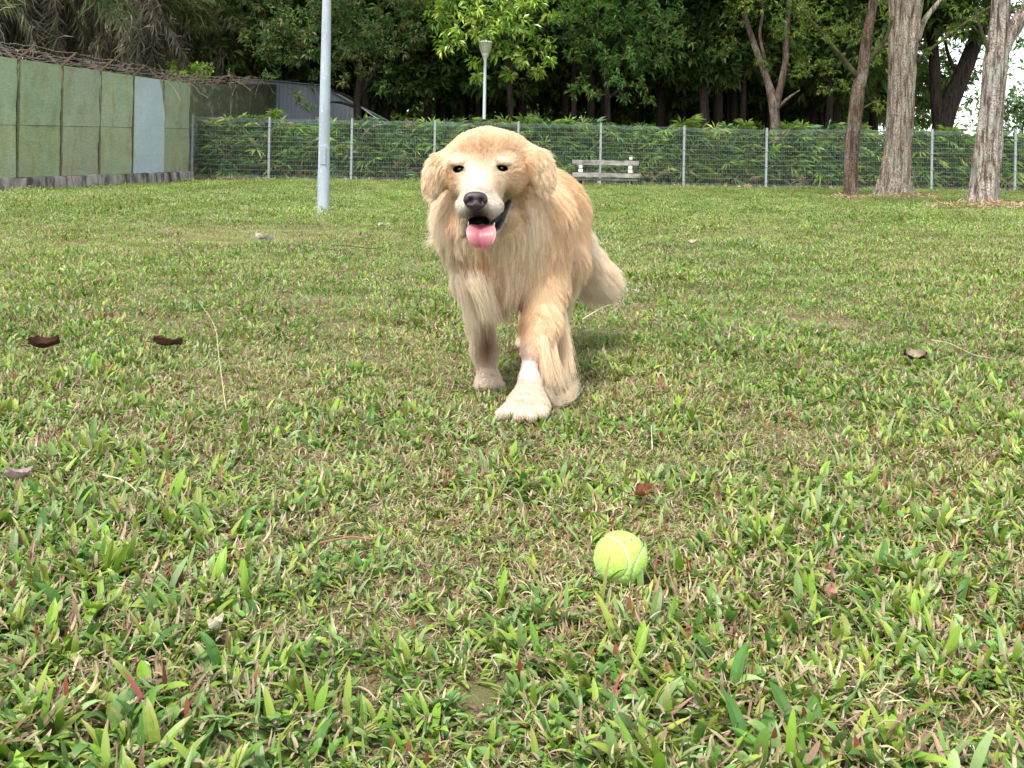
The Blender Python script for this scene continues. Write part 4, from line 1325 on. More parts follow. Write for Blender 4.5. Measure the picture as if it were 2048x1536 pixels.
def far_wood():
    r = rng(808)
    V, Fc, C, off = [], [], [], 0
    def band(x0, x1, y0, y1, z0, z1, n, L, pal):
        nonlocal off
        x = r.uniform(x0, x1, n); y = r.uniform(y0, y1, n)
        z = z0 + (z1 - z0) * r.uniform(0, 1, n)
        base = np.stack([x, y, z], 1)
        d = unit(r.normal(0, 1, (n, 3)) + np.array([0, -0.3, -0.2]))
        pal = np.array(pal)
        c = pal[r.integers(0, len(pal), n)] * r.uniform(0.6, 1.3, (n, 1))
        v, f, cc = leaves_geo(base, d, L * r.uniform(0.6, 1.3, n), L * 0.45 * r.uniform(0.7, 1.3, n), c, r)
        V.append(v); Fc.append(f + off); C.append(cc); off += len(v)
    xl, xr = W(430, 300, 70).x, W(1720, 300, 70).x
    band(xl, xr, 68, 74, 0, 13, 36000, 0.75, GR_DARK)
    band(W(0, 300, 45).x * 1.15, W(470, 300, 45).x, 44, 48, 0, 8, 6500, 0.6, GR_DARK + GR_OLIVE)
    band(xr, W(2300, 300, 70).x, 66, 74, 0, 2.4, 3000, 0.5, GR_MID)
    band(xr, W(2300, 300, 70).x, 66, 74, 3.0, 13, 2600, 0.5, GR_MID)
    o = mesh_np('distant_wood', np.concatenate(V), np.concatenate(Fc), LEAF, colors=np.concatenate(C))
    tag(o, 'dark mass of distant woodland closing the view behind the grove', 'woodland', kind='stuff')
    # low undergrowth between the trunks
    V, Fc, C, off = [], [], [], 0
    band(W(600, 300, 36).x, W(2200, 300, 42).x, 34.5, 46, 0, 1.5, 5000, 0.26, GR_MID + GR_OLIVE)
    band(W(600, 300, 50).x, W(1760, 300, 50).x, 48.5, 56, 0, 2.9, 12000, 0.34, GR_MID + GR_BRIGHT)
    o = mesh_np('undergrowth', np.concatenate(V), np.concatenate(Fc), LEAF, colors=np.concatenate(C))
    tag(o, 'low leafy undergrowth between the shaded trunks behind the hedge', 'undergrowth', kind='stuff')
far_wood()
# ------------------------------------------------------------------ tall grey pole on the lawn
def build_pole():
    b = G(646, 428)
    t = NT('pole_paint')
    pos = t.coord('Object')
    n = t.noise(t.mapping(pos, (6, 6, 1.5)), 1.0, 6, 0.7)
    sp = t.noise(pos, 34, 3, 0.6)
    c = t.mix(t.ramp(n, [(0.4, 0.0), (0.65, 1.0)]), (0.27, 0.31, 0.35), (0.38, 0.43, 0.47))
    c = t.mix(t.math('MULTIPLY', t.ramp(sp, [(0.60, 0.0), (0.68, 1.0)]), 0.7), c, (0.55, 0.58, 0.60))
    m = t.finish(c, rough=0.55, spec=0.35, bump=t.bump(sp, 0.2, 0.004))
    root = empty('light_pole', (b.x, b.y, 0))
    tag(root, 'tall tapered grey steel pole standing in the lawn in front of the fence', 'pole')
    mb = MB()
    prof = [(0.066, -0.1), (0.066, 0.02), (0.064, 0.06), (0.062, 0.45), (0.060, 0.46), (0.0585, 0.9)]
    for z in (1.2, 2.0, 3.0, 4.0, 5.0, 6.0):
        prof.append((0.0585 - (z - 0.9) * 0.0095 if z < 4.2 else 0.028, z))
    mb.lathe(prof, 32)
    o = mb.build('shaft', m, root, smooth=True)
    mb = MB()
    mb.box((0, -0.0625, 0.62), (0.060, 0.006, 0.20), bev=0.004)
    mb.build('access_hatch', m, root)
    mb = MB()
    mb.tube([(0, 0, 5.95), (0.0, 0, 6.1), (0.12, 0, 6.25), (0.45, 0, 6.32), (0.75, 0, 6.34)], [0.028, 0.027, 0.025, 0.022, 0.022], 12)
    mb.build('arm', m, root, smooth=True)
    mb = MB()
    mb.box((0.95, 0, 6.34), (0.5, 0.18, 0.07), bev=0.03)
    mb.build('lamp_head', m, root)
build_pole()

# ------------------------------------------------------------------ park lamp behind the fence
def build_lamp():
    Y = 31.2
    b = W(969, 245, Y); top = W(971, 82, Y)
    s = Y / F          # metres per photo pixel at this distance
    x = top.x
    root = empty('park_lamp', (x, Y, 0))
    tag(root, 'park lamp with a tapered glass lantern on a slim pale post behind the fence', 'lamp')
    t = NT('lamp_paint'); m = t.finish((0.42, 0.47, 0.48), rough=0.5, spec=0.4)
    def z(v): return W(971, v, Y).z
    mb = MB()
    mb.lathe([(0.075, 0), (0.075, 0.9), (0.068, 0.95), (0.054, 1.0), (0.046, z(140)), (0.042, z(124)), (0.055, z(119)), (0.075, z(114)), (0.105, z(110)), (0.112, z(108)), (0.0, z(108))], 20)
    mb.build('post', m, root, smooth=True)
    t = NT('lamp_glass')
    gm = t.finish((0.62, 0.62, 0.42), rough=0.25, spec=0.5, transl=0.45)
    mb = MB()
    mb.lathe([(0.10, z(109)), (0.125, z(105)), (0.165, z(98)), (0.195, z(90)), (0.205, z(86)), (0.200, z(85.5)), (0.0, z(85.5))], 28)
    mb.build('lantern', gm, root, smooth=True)
    mb = MB()
    for k in range(6):
        a = k * math.pi / 3 + 0.2
        mb.tube([(0.102 * math.cos(a), 0.102 * math.sin(a), z(109)), (0.168 * math.cos(a), 0.168 * math.sin(a), z(98)), (0.207 * math.cos(a), 0.207 * math.sin(a), z(86))], 0.006, 5)
    mb.build('lantern_rib', m, root)
    t = NT('lamp_cap'); cm = t.finish((0.72, 0.74, 0.74), rough=0.4, spec=0.4)
    mb = MB()
    mb.lathe([(0.0, z(85.4)), (0.222, z(85.4)), (0.225, z(84.6)), (0.16, z(82.6)), (0.06, z(81)), (0.035, z(80.4)), (0.03, z(79)), (0.0, z(78.6))], 28)
    mb.build('cap', cm, root, smooth=True)
    return x
build_lamp()

# ------------------------------------------------------------------ bench
def build_bench():
    Y = 28.3
    s = Y / F
    c = W(1212, 345, Y)
    gz = W(1212, 376, Y).z
    root = empty('park_bench', (c.x, Y, gz), 0.0)
    tag(root, 'weathered grey plank bench with white concrete supports in front of the fence', 'bench')
    t = NT('bench_wood')
    pos = t.coord('Object')
    n = t.noise(t.mapping(pos, (2, 14, 14)), 1.0, 6, 0.7)
    n2 = t.noise(pos, 3.0, 4, 0.6)
    c1 = t.mix(t.ramp(n, [(0.35, 0.0), (0.65, 1.0)]), (0.10, 0.085, 0.07), (0.33, 0.31, 0.28))
    c1 = t.mix(t.ramp(n2, [(0.45, 0.0), (0.65, 0.8)]), c1, (0.40, 0.40, 0.36))
    wm = t.finish(c1, rough=0.9, spec=0.15, bump=t.bump(n, 0.6, 0.01))
    t = NT('bench_concrete')
    cm = t.finish(t.mix(t.noise(t.coord(), 5, 4), (0.60, 0.59, 0.55), (0.80, 0.79, 0.75)), rough=0.85)
    t = NT('bench_foot')
    fm = t.finish((0.075, 0.055, 0.045), rough=0.9)
    r = rng(3)
    def zz(v): return W(1212, v, Y).z - gz
    L = 134 * s
    def plank(y, z, h, d, lb=None, dx=0.0, Ls=1.0):
        mb = MB(); 
        n_ = 14
        xs = np.linspace(-L / 2 * Ls, L / 2 * Ls, n_)
        V = []
        for x_ in xs:
            j = r.normal(0, 0.004, 4)
            V += [(x_ + dx, y - d / 2, z - h / 2 + j[0]), (x_ + dx, y + d / 2, z - h / 2 + j[1]), (x_ + dx, y + d / 2, z + h / 2 + j[2]), (x_ + dx, y - d / 2, z + h / 2 + j[3])]
        f = []
        for i in range(n_ - 1):
            for k in range(4):
                f.append([i * 4 + k, i * 4 + (k + 1) % 4, (i + 1) * 4 + (k + 1) % 4, (i + 1) * 4 + k])
        f += [[0, 3, 2, 1], [(n_ - 1) * 4 + k for k in range(4)]]
        mb.add(V, f)
        o = mb.build('plank', wm, root)
        return o
    plank(0.20, zz(325.5), 9.5 * s, 0.05)                       # backrest
    plank(-0.20, zz(350.5), 8.5 * s, 0.11)                      # seat, front
    plank(-0.05, zz(350.2), 8.0 * s, 0.13)
    plank(0.09, zz(350.2), 8.0 * s, 0.12)
    plank(-0.16, zz(359), 4.2 * s, 0.05, Ls=0.93)               # rail under the seat
    for sx in (-1, 1):
        x0 = sx * 50 * s
        mb = MB(); mb.box((x0, 0.20, (zz(331) + zz(337.5)) / 2), (7.5 * s, 0.10, 6 * s), bev=0.012); mb.build('support_block', cm, root)
        mb = MB(); mb.box((x0, 0.20, (zz(339) + zz(345)) / 2), (8.5 * s, 0.10, 6.8 * s), bev=0.012); mb.build('support_block', cm, root)
        mb = MB(); mb.box((x0, 0.12, (zz(356) + 0) / 2), (6.5 * s, 0.30, zz(356)), bev=0.02); mb.build('leg', fm, root)
        mb = MB(); mb.box((x0 - sx * 3.5 * s, -0.16, zz(361) / 2 + 0.02), (2.2 * s, 0.05, zz(361)), bev=0.008); mb.build('leg', wm, root)
    # round finial on the backrest
    v, f = uvs(20, 14)
    o = mesh_np('finial', v * (3.6 * s) + np.array([51 * s, 0.20, zz(316.5)]), f, cm, root, smooth=True)

def uvs(nu=24, nv=16):
    th = np.linspace(0, np.pi, nv + 1)
    ph = np.linspace(0, 2 * np.pi, nu, endpoint=False)
    v = np.array([[math.sin(t) * math.cos(p), math.sin(t) * math.sin(p), math.cos(t)] for t in th for p in ph])
    f = [[i * nu + j, (i + 1) * nu + j, (i + 1) * nu + (j + 1) % nu, i * nu + (j + 1) % nu] for i in range(nv) for j in range(nu)]
    return v, np.array(f)
build_bench()

# ------------------------------------------------------------------ tennis ball
def seam_curve(n=240, b=0.44):
    t = np.linspace(0, 2 * np.pi, n, endpoint=False)
    a = 1.0 - b
    x = a * np.cos(t) + b * np.cos(3 * t)
    y = a * np.sin(t) - b * np.sin(3 * t)
    z = 2 * math.sqrt(a * b) * np.sin(2 * t)
    return unit(np.stack([x, y, z], 1))

def build_ball():
    R = 0.0335
    c = W(1241, 1118, 0.540 * F / (1118 - 332) * 0.94)
    Yb = (0.54 - R + 0.002) / ((1118 - 332 - (1241 - 1024) * SR) / F)
    c = W(1241, 1118, Yb)
    v, f = uvs(160, 110)
    sc_ = seam_curve()
    rot = [[0.4149, 0.8681, 0.2726], [0.1258, 0.242, -0.9621], [-0.9011, 0.4335, -0.0088]]
    scv = sc_ @ np.array(rot).T
    dm = np.full(len(v), 9.0)
    for k in range(0, len(scv)):
        dm = np.minimum(dm, ((v - scv[k]) ** 2).sum(1))
    dm = np.sqrt(dm)
    r = rng(8)
    felt = 1 + 0.010 * fbm(v, 34, 2, 0.3) + 0.006 * fbm(v, 90, 1, 0.8)
    rad = R * (felt - 0.050 * np.exp(-(dm / 0.055) ** 2))
    base = np.array([0.46, 0.66, 0.13])
    colv = np.tile(base, (len(v), 1)) * (1 + 0.06 * fbm(v, 9, 2, 0.5))[:, None]
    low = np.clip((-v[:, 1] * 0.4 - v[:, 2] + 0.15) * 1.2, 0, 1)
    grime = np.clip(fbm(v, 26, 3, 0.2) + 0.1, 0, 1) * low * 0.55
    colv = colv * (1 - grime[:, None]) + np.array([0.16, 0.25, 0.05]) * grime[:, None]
    sm = np.exp(-(dm / 0.050) ** 4)[:, None]
    colv = colv * (1 - sm) + np.array([0.36, 0.42, 0.28]) * sm
    # the faded dark green print near the top: small bars and wedges
    ax = unit(np.array([[0.24, -0.42, 0.88]]))[0]
    ex = unit(np.cross(np.array([0, 0, 1.0]), ax)[None])[0]; ey = np.cross(ax, ex)
    px_, py_ = v @ ex, v @ ey
    on = v @ ax > 0
    pr = np.zeros(len(v), bool)
    for ax0, ay0, bx0, by0, w in ((-0.24, 0.05, -0.13, 0.05, 0.016), (-0.25, -0.05, -0.12, -0.05, 0.018), (-0.20, 0.00, -0.15, 0.00, 0.012),
                                  (-0.02, 0.04, 0.03, 0.02, 0.012), (0.12, -0.05, 0.17, 0.06, 0.018), (0.17, 0.06, 0.24, -0.05, 0.018), (0.14, -0.02, 0.22, -0.02, 0.012), (0.05, -0.06, 0.07, -0.05, 0.014)):
        dx_, dy_ = bx0 - ax0, by0 - ay0
        h = np.clip(((px_ - ax0) * dx_ + (py_ - ay0) * dy_) / (dx_ ** 2 + dy_ ** 2), 0, 1)
        pr |= np.hypot(px_ - ax0 - dx_ * h, py_ - ay0 - dy_ * h) < w
    pr &= on
    colv[pr] = np.array([0.05, 0.22, 0.07])
    t = NT('tennis_felt')
    nb = t.bump(t.noise(t.coord(), 700, 3, 0.7), 0.5, 0.001)
    m = t.finish(t.attr('Col'), rough=0.95, spec=0.1, sheen=0.4, bump=nb)
    o = mesh_np('tennis_ball', v * rad[:, None], f, m, smooth=True, colors=colv)
    o.location = c
    tag(o, 'bright yellow green tennis ball lying in the grass in front of the dog', 'tennis ball')
    # fuzz
    n = 16000
    q = unit(r.normal(0, 1, (n, 3)))
    d2 = np.full(n, 9.0)
    for k in range(0, len(scv), 2): d2 = np.minimum(d2, ((q - scv[k]) ** 2).sum(1))
    qx, qy = q @ ex, q @ ey
    q = q[(np.sqrt(d2) > 0.06) & ~((np.abs(qx) < 0.36) & (np.abs(qy) < 0.11) & (q @ ax > 0))]
    n = len(q)
    p0 = q * R * 0.995
    d = unit(q * 0.8 + r.normal(0, 0.6, (n, 3)))
    L = r.uniform(0.001, 0.0030, n)[:, None]
    pts = np.stack([p0, p0 + d * L * 0.5, p0 + unit(d + r.normal(0, .5, (n, 3))) * L], 1)
    cd = bpy.data.hair_curves.new('fuzz')
    cd.add_curves([3] * n)
    cd.attributes['position'].data.foreach_set('vector', pts.astype(np.float32).ravel())
    ra = cd.attributes.get('radius') or cd.attributes.new('radius', 'FLOAT', 'POINT')
    ra.data.foreach_set('value', np.tile(np.array([0.00012, 0.0001, 0.00005], np.float32), n))
    t = NT('tennis_fuzz'); fz = t.finish((0.50, 0.70, 0.20), rough=0.9, spec=0.1, transl=0.1)
    cd.materials.append(fz)
    oo = bpy.data.objects.new('fuzz', cd); col.objects.link(oo); oo.parent = o
build_ball()

# ------------------------------------------------------------------ fallen leaves, twigs and straws
def dead_leaf(label, u, v, size, colr, seed, curl=0.8, yaw=0.0, lift=0.012, pale=None):
    r = rng(seed)
    p = G(u, v, lift + 0.22 * size * curl)
    n, m = 13, 9
    V, C = [], []
    for i in range(n):
        s = i / (n - 1)
        w = 0.30 * math.sin(math.pi * min(1, s * 1.02)) ** 0.7 * (1 - 0.25 * s) * size
        for j in range(m):
            a = j / (m - 1) * 2 - 1
            x = (s - 0.5) * size
            y = a * w
            z = curl * size * (0.20 * a * a + 0.22 * (s - 0.5) ** 2 * 2) + 0.03 * size * math.sin(9 * s + 4 * a + seed) + 0.02 * size * r.normal()
            z -= 0.02 * size * math.exp(-(a / 0.12) ** 2)
            V.append((x + 0.02 * size * r.normal(), y, z))
            cc = np.array(colr) * (0.75 + 0.5 * r.uniform()) * (0.8 if abs(a) < 0.15 else 1.0)
            C.append(cc)
    f = [[i * m + j, i * m + j + 1, (i + 1) * m + j + 1, (i + 1) * m + j] for i in range(n - 1) for j in range(m - 1)]
    V = np.array(V); off = len(V)
    V2 = V - np.array([0, 0, 0.0012])
    f2 = [[off + k for k in q[::-1]] for q in f]
    st, sf4, _ = tube_geo([(-size * 0.72, 0.0, 0.04 * size), (-size * 0.6, 0, 0.05 * size), (-size * 0.45, 0, 0.02 * size)], 0.010 * size + 0.0005, 5, False)
    C = np.array(C)
    c2 = C * 0.8 if pale is None else np.tile(np.array(pale), (len(C), 1))
    o = mesh_np('fallen_leaf', np.concatenate([V, V2, st]), [np.array(f + f2), sf4 + 2 * off], DRYLEAF, smooth=True, colors=np.concatenate([c2, C, np.tile(np.array(colr) * 0.7, (len(st), 1))]))
    o.location = (p.x, p.y, float(ground_z(p.x, p.y)) + lift)
    o.rotation_euler = (r.normal(0, 0.35), r.normal(0, 0.25), yaw)
    tag(o, label, 'leaf', 'dead leaves fallen on the lawn')
BR = (0.085, 0.038, 0.022)
dead_leaf('darkest brown curled leaf, lying in the lawn farthest from the dog on the wall side', 88, 680, 0.078, BR, 1, 1.2, 0.3, 0.03, (0.06, 0.028, 0.018))
dead_leaf('long dark curled leaf beside the dry grass stalk', 335, 678, 0.080, (0.10, 0.055, 0.03), 2, 0.9, 0.1, 0.028, (0.07, 0.035, 0.02))
dead_leaf('dark leaf with a whitish folded tip lying on the lawn below the lichen covered tree', 1832, 702, 0.062, (0.09, 0.05, 0.035), 3, 1.3, -0.5, 0.03, (0.34, 0.27, 0.2))
dead_leaf('pale grey folded leaf lying on the worn brown patch', 529, 470, 0.12, (0.50, 0.42, 0.38), 4, 1.0, 0.2, 0.03)
dead_leaf('small pale leaf on the lawn between the pole and the dog', 768, 443, 0.10, (0.62, 0.55, 0.45), 5, 0.8, 0.1, 0.03)
dead_leaf('rust brown crumpled leaf in the grass behind the tennis ball', 1282, 972, 0.042, (0.30, 0.13, 0.07), 6, 1.6, 0.8, 0.022)
dead_leaf('orange brown leaf strip lying flat under the long curled leaf', 228, 738, 0.050, (0.30, 0.17, 0.08), 7, 0.5, 0.0, 0.022)
dead_leaf('pinkish grey crumpled leaf at the edge of the near grass', 35, 936, 0.040, (0.48, 0.36, 0.34), 8, 1.3, 0.7, 0.022)
dead_leaf('tiny dark leaf lying beyond the tail of the dog', 1365, 556, 0.05, (0.12, 0.07, 0.04), 9, 1.2, 0.4, 0.02)
dead_leaf('whitish leaf scrap lying behind the tail of the dog', 1272, 582, 0.035, (0.72, 0.66, 0.52), 10, 0.8, 0.9, 0.02)
dead_leaf('light tan leaf near the lower edge below the tennis ball', 1660, 1180, 0.030, (0.44, 0.26, 0.18), 11, 1.0, 1.2, 0.022)
dead_leaf('cream folded leaf standing in the near grass among green blades', 432, 1240, 0.030, (0.66, 0.58, 0.42), 12, 1.4, 1.3, 0.024)
dead_leaf('small tan leaf far out on the lawn toward the three tree trunks', 1385, 478, 0.08, (0.58, 0.50, 0.34), 13, 0.9, 0.5, 0.02)

def stalk(label, pts, rad, colr, seed, name='grass_stalk', cat='stalk', heads=True):
    r = rng(seed)
    sp = smooth_path(np.array([A3v(p) for p in pts]), 24)
    b = sp[0].copy()
    mb = MB(); mb.tube(sp - b, np.linspace(rad, rad * 0.5, 24), 6)
    V = mb
    t = NT('dry_stalk'); m = t.finish(colr, rough=0.8, spec=0.2)
    if heads:
        for k in range(26):
            s = r.uniform(0.25, 0.98)
            c0 = sp[int(s * 23)] - b
            d = unit(r.normal(0, 1, 3) + np.array([0, 0, 0.6])) * r.uniform(0.002, 0.006)
            V.tube([c0, c0 + d], [0.0011, 0.0003], 4)
    o = V.build(name, m)
    o.location = b
    tag(o, label, cat)
g0, g1 = G(452, 830), G(415, 640)
stalk('long straw coloured grass stalk leaning over the lawn between two dark leaves', [g0 + Vector((0, 0, 0.01)), g0 * 0.7 + g1 * 0.3 + Vector((0, 0, 0.05)), g0 * 0.35 + g1 * 0.65 + Vector((0.005, 0, 0.055)), g1 + Vector((0, -0.1, 0.075))], 0.0009, (0.50, 0.42, 0.26), 1)
def twig(label, pix, rad, colr, seed, z=0.028):
    stalk(label, [G(u, v) + Vector((0, 0, z)) for u, v in pix], rad, colr, seed, 'twig', 'twig', False)
twig('thin dark twig on the lawn between the pole and the dog\'s chest', [(660, 500), (700, 501), (740, 506), (770, 503)], 0.004, (0.07, 0.045, 0.03), 2)
twig('bent brown twig lying in the near grass', [(640, 1130), (700, 1118), (745, 1122), (760, 1110)], 0.0016, (0.26, 0.13, 0.09), 3, 0.030)
twig('pale straw lying on the grass under the tail', [(1165, 655), (1185, 642), (1205, 630), (1222, 624)], 0.0022, (0.70, 0.60, 0.42), 4)
twig('pale curved straw at the side of the dark leaf on the open lawn', [(1862, 698), (1900, 706), (1945, 728), (1990, 738)], 0.0016, (0.48, 0.38, 0.26), 5)
twig('short upright whitish straw in the grass in front of the dog', [(1304, 930), (1303, 905), (1302, 880)], 0.0009, (0.62, 0.56, 0.42), 6, 0.03)
twig('long pale straw lying beside the clover in the near grass', [(205, 990), (235, 997), (258, 1010), (272, 1024)], 0.0009, (0.60, 0.54, 0.36), 7, 0.032)

def blade(label, u0, v0, u1, v1, h, wd, colr, seed):
    """one conspicuous grass blade from its foot (u0,v0) towards the pixel of its tip"""
    r = rng(seed)
    a = G(u0, v0); 
    b = G(u1, v1, h)
    d = np.array([b.x - a.x, b.y - a.y]); hor = float(np.linalg.norm(d)); L = math.hypot(hor, h) * 1.03
    lean0 = math.atan2(hor, h)
    v, f, c = blade_geo(r, L, wd, lean0 - 0.2, math.atan2(d[1], d[0]), (0, 0, 0.002), 0.4, np.array(colr), 10, 0.35, 0.2)
    o = mesh_np('single_grass', v, f, GM, smooth=True, colors=c)
    o.location = (a.x, a.y, 0)
    tag(o, label, 'blade of grass')
blade('long crimson blade of grass leaning in the lower left of the near lawn', 310, 1462, 243, 1345, 0.045, 0.0075, (0.32, 0.085, 0.085), 1)
blade('pink red blade of grass slanting beside the long crimson one', 362, 1440, 425, 1376, 0.045, 0.007, (0.36, 0.15, 0.13), 2)
blade('thin maroon upright blade next to the pink red slanting one', 330, 1412, 327, 1335, 0.045, 0.005, (0.24, 0.08, 0.06), 3)
blade('dark red blade pointing up in the near grass in front of the dog\'s paws', 668, 1060, 640, 1000, 0.04, 0.006, (0.26, 0.06, 0.06), 4)
blade('red tipped blade standing just behind the ball among tan straw', 1215, 1062, 1232, 1045, 0.03, 0.008, (0.36, 0.10, 0.07), 5)
blade('reddish blade standing at the side of the tennis ball', 1385, 1165, 1370, 1118, 0.038, 0.007, (0.40, 0.10, 0.06), 6)
blade('mauve blade among the green ones further behind the ball', 1700, 1010, 1688, 962, 0.038, 0.007, (0.28, 0.14, 0.16), 7)
blade('maroon upright blade at the near edge of the grass', 1612, 1475, 1606, 1420, 0.04, 0.006, (0.28, 0.07, 0.05), 8)
blade('broad green blade curving in front of the lower side of the ball', 1282, 1192, 1276, 1108, 0.040, 0.0085, (0.13, 0.25, 0.04), 9)
blade('thin straw tipped blade standing in front of the ball', 1204, 1212, 1222, 1108, 0.055, 0.0045, (0.26, 0.26, 0.07), 10)
blade('large pale green blade curved at the bottom edge of the lawn', 1298, 1530, 1345, 1478, 0.035, 0.010, (0.17, 0.30, 0.07), 11)
# ------------------------------------------------------------------ the dog
GOLD = np.array([0.86, 0.65, 0.43])
DEEP = np.array([0.60, 0.31, 0.13])
CREAM = np.array([0.89, 0.765, 0.585])
PALE = np.array([0.82, 0.70, 0.54])
WHITE = np.array([0.82, 0.74, 0.64])

def A3(p):
    return np.array(tuple(p), float)

PR = []      # body primitives
def cone(a, b, ra, rb, k=0.03, ln=0.03, co=GOLD, fl=(0, 0.3, -1), lift=0.25, sub=False, rad=None):
    PR.append(dict(t='c', a=A3(a), b=A3(b), ra=ra, rb=rb, k=k, ln=ln, co=np.array(co), fl=np.array(fl, float), lift=lift, sub=sub, rad=rad))
def ell(c, r, k=0.03, ln=0.03, co=GOLD, fl=(0, 0.3, -1), lift=0.25, sub=False, rad=None, rot=None):
    PR.append(dict(t='e', c=A3(c), r=np.array(r, float), k=k, ln=ln, co=np.array(co), fl=np.array(fl, float), lift=lift, sub=sub, rad=rad, rot=rot))

def pd(q, p):
    if q['t'] == 'c':
        ba = q['b'] - q['a']
        pa = p - q['a']
        h = np.clip(pa @ ba / (ba @ ba), 0, 1)
        return np.linalg.norm(pa - h[..., None] * ba, axis=-1) - (q['ra'] + (q['rb'] - q['ra']) * h)
    if q['t'] == 'l':      # capsule stretched in depth
        sc_ = np.array([1, q['ys'], 1])
        ba = (q['b'] - q['a']) * sc_
        pa = (p - q['a']) * sc_
        h = np.clip(pa @ ba / (ba @ ba), 0, 1)
        return np.linalg.norm(pa - h[..., None] * ba, axis=-1) - (q['ra'] + (q['rb'] - q['ra']) * h)
    x = p - q['c']
    if q['rot'] is not None:
        x = x @ q['rot']
    k0 = np.linalg.norm(x / q['r'], axis=-1)
    k1 = np.linalg.norm(x / (q['r'] ** 2), axis=-1) + 1e-9
    return k0 * (k0 - 1) / k1

NOSE = A3(W(951, 402, 2.09))
HC = A3(W(974, 320, 2.275))
# trunk
TR = dict(ln=0.036, fl=(0.05, 1, -0.75), lift=0.16)
cone((0.0, 2.44, 0.405), (0.035, 2.68, 0.405), 0.118, 0.118, k=0.05, **TR)
cone((0.035, 2.68, 0.405), (0.085, 2.92, 0.43), 0.118, 0.112, k=0.05, **TR)
cone((-0.005, 2.40, 0.46), (0.06, 2.85, 0.475), 0.06, 0.06, k=0.05, **TR)
ell((-0.022, 2.365, 0.375), (0.100, 0.088, 0.125), k=0.07, ln=0.050, co=GOLD * 0.25 + CREAM * 0.75, fl=(0, -0.12, -1), lift=0.13)
ell((-0.03, 2.36, 0.30), (0.070, 0.075, 0.075), k=0.04, ln=0.062, co=CREAM, fl=(0, -0.05, -1), lift=0.14)
# neck
cone((0.0, 2.43, 0.455), W(985, 352, 2.34), 0.100, 0.082, k=0.05, ln=0.044, co=GOLD * 0.4 + CREAM * 0.6, fl=(0, 0.25, -1), lift=0.22)
ell(W(915, 440, 2.36), (0.045, 0.05, 0.08), k=0.04, ln=0.050, co=CREAM, fl=(-0.45, 0.1, -1), lift=0.22)
ell(W(978, 430, 2.305), (0.078, 0.06, 0.070), k=0.07, ln=0.044, co=GOLD * 0.15 + CREAM * 0.85, fl=(0, -0.1, -1), lift=0.14)
# shoulders and front legs (the dog's own right leg carries weight further back)
cone((-0.088, 2.43, 0.42), (-0.085, 2.48, 0.27), 0.062, 0.046, k=0.04, ln=0.045, co=CREAM, fl=(-0.1, 0.2, -1))
cone((-0.085, 2.48, 0.27), W(968, 700, 2.50), 0.044, 0.026, k=0.03, ln=0.026, co=CREAM, fl=(0, 0.1, -1), lift=0.3)
cone(W(968, 700, 2.50), W(975, 748, 2.49), 0.026, 0.023, k=0.02, ln=0.018, co=PALE, fl=(0, 0, -1), lift=0.3)
ell(W(978, 764, 2.465), (0.030, 0.045, 0.020), k=0.02, ln=0.012, co=PALE, fl=(0, -0.5, -1), lift=0.3)
for du in (-22, -7, 8, 22):
    ell(W(979 + du, 772, 2.43 + abs(du) * 0.0006), (0.0095, 0.016, 0.011), k=0.006, ln=0.009, co=PALE, fl=(0, -0.5, -1), lift=0.3)
cone((0.078, 2.40, 0.42), W(1088, 575, 2.38), 0.066, 0.050, k=0.045, ln=0.036, co=GOLD, fl=(0.12, 0.1, -1))
cone(W(1088, 575, 2.38), W(1082, 650, 2.31), 0.048, 0.037, k=0.03, ln=0.032, co=GOLD, fl=(0.08, 0.0, -1), lift=0.3)
cone(W(1082, 650, 2.31), W(1072, 700, 2.26), 0.037, 0.027, k=0.02, ln=0.030, co=GOLD * 1.1, fl=(0.04, 0, -1), lift=0.3)
cone(W(1066, 700, 2.26), W(1056, 752, 2.225), 0.0205, 0.0185, k=0.012, ln=0.0, co=(0.62, 0.47, 0.42), fl=(0, 0, -1))
cone(W(1061, 764, 2.215), W(1056, 800, 2.19), 0.025, 0.036, k=0.016, ln=0.013, co=PALE * 0.88, fl=(0, -0.2, -1), lift=0.2)
ell(W(1056, 812, 2.165), (0.044, 0.055, 0.026), k=0.02, ln=0.013, co=PALE * 0.88, fl=(0, -0.3, -1), lift=0.22)
for u_, v_, y_ in ((1020, 822, 2.135), (1040, 828, 2.11), (1063, 829, 2.105), (1084, 824, 2.115)):
    ell(W(u_, v_, y_), (0.0125, 0.022, 0.013), k=0.006, ln=0.009, co=PALE, fl=(0, -0.5, -1), lift=0.25)
cone(W(1030, 812, 2.15), W(1003, 828, 2.125), 0.014, 0.0115, k=0.012, ln=0.009, co=WHITE, fl=(-0.6, -0.5, -0.6), lift=0.25)
# hind legs
for sx, yy in ((0.155, 0.0), (0.058, 0.06)):
    cone((0.08 + (sx - 0.085) * 0.8, 2.93, 0.40), (sx, 2.84 + yy, 0.27), 0.085, 0.055, k=0.05, ln=0.035, co=GOLD * 1.05, fl=(0, 0.4, -1))
    cone((sx, 2.84 + yy, 0.27), (sx - 0.005, 3.0 + yy, 0.14), 0.052, 0.026, k=0.03, ln=0.035, co=CREAM, fl=(0, 0.3, -1))
    cone((sx - 0.005, 3.0 + yy, 0.14), (sx - 0.005, 2.97 + yy, 0.035), 0.024, 0.022, k=0.02, ln=0.016, co=PALE, fl=(0, 0, -1))
    ell((sx - 0.005, 2.94 + yy, 0.02), (0.033, 0.05, 0.022), k=0.02, ln=0.010, co=PALE, fl=(0, -0.5, -1))
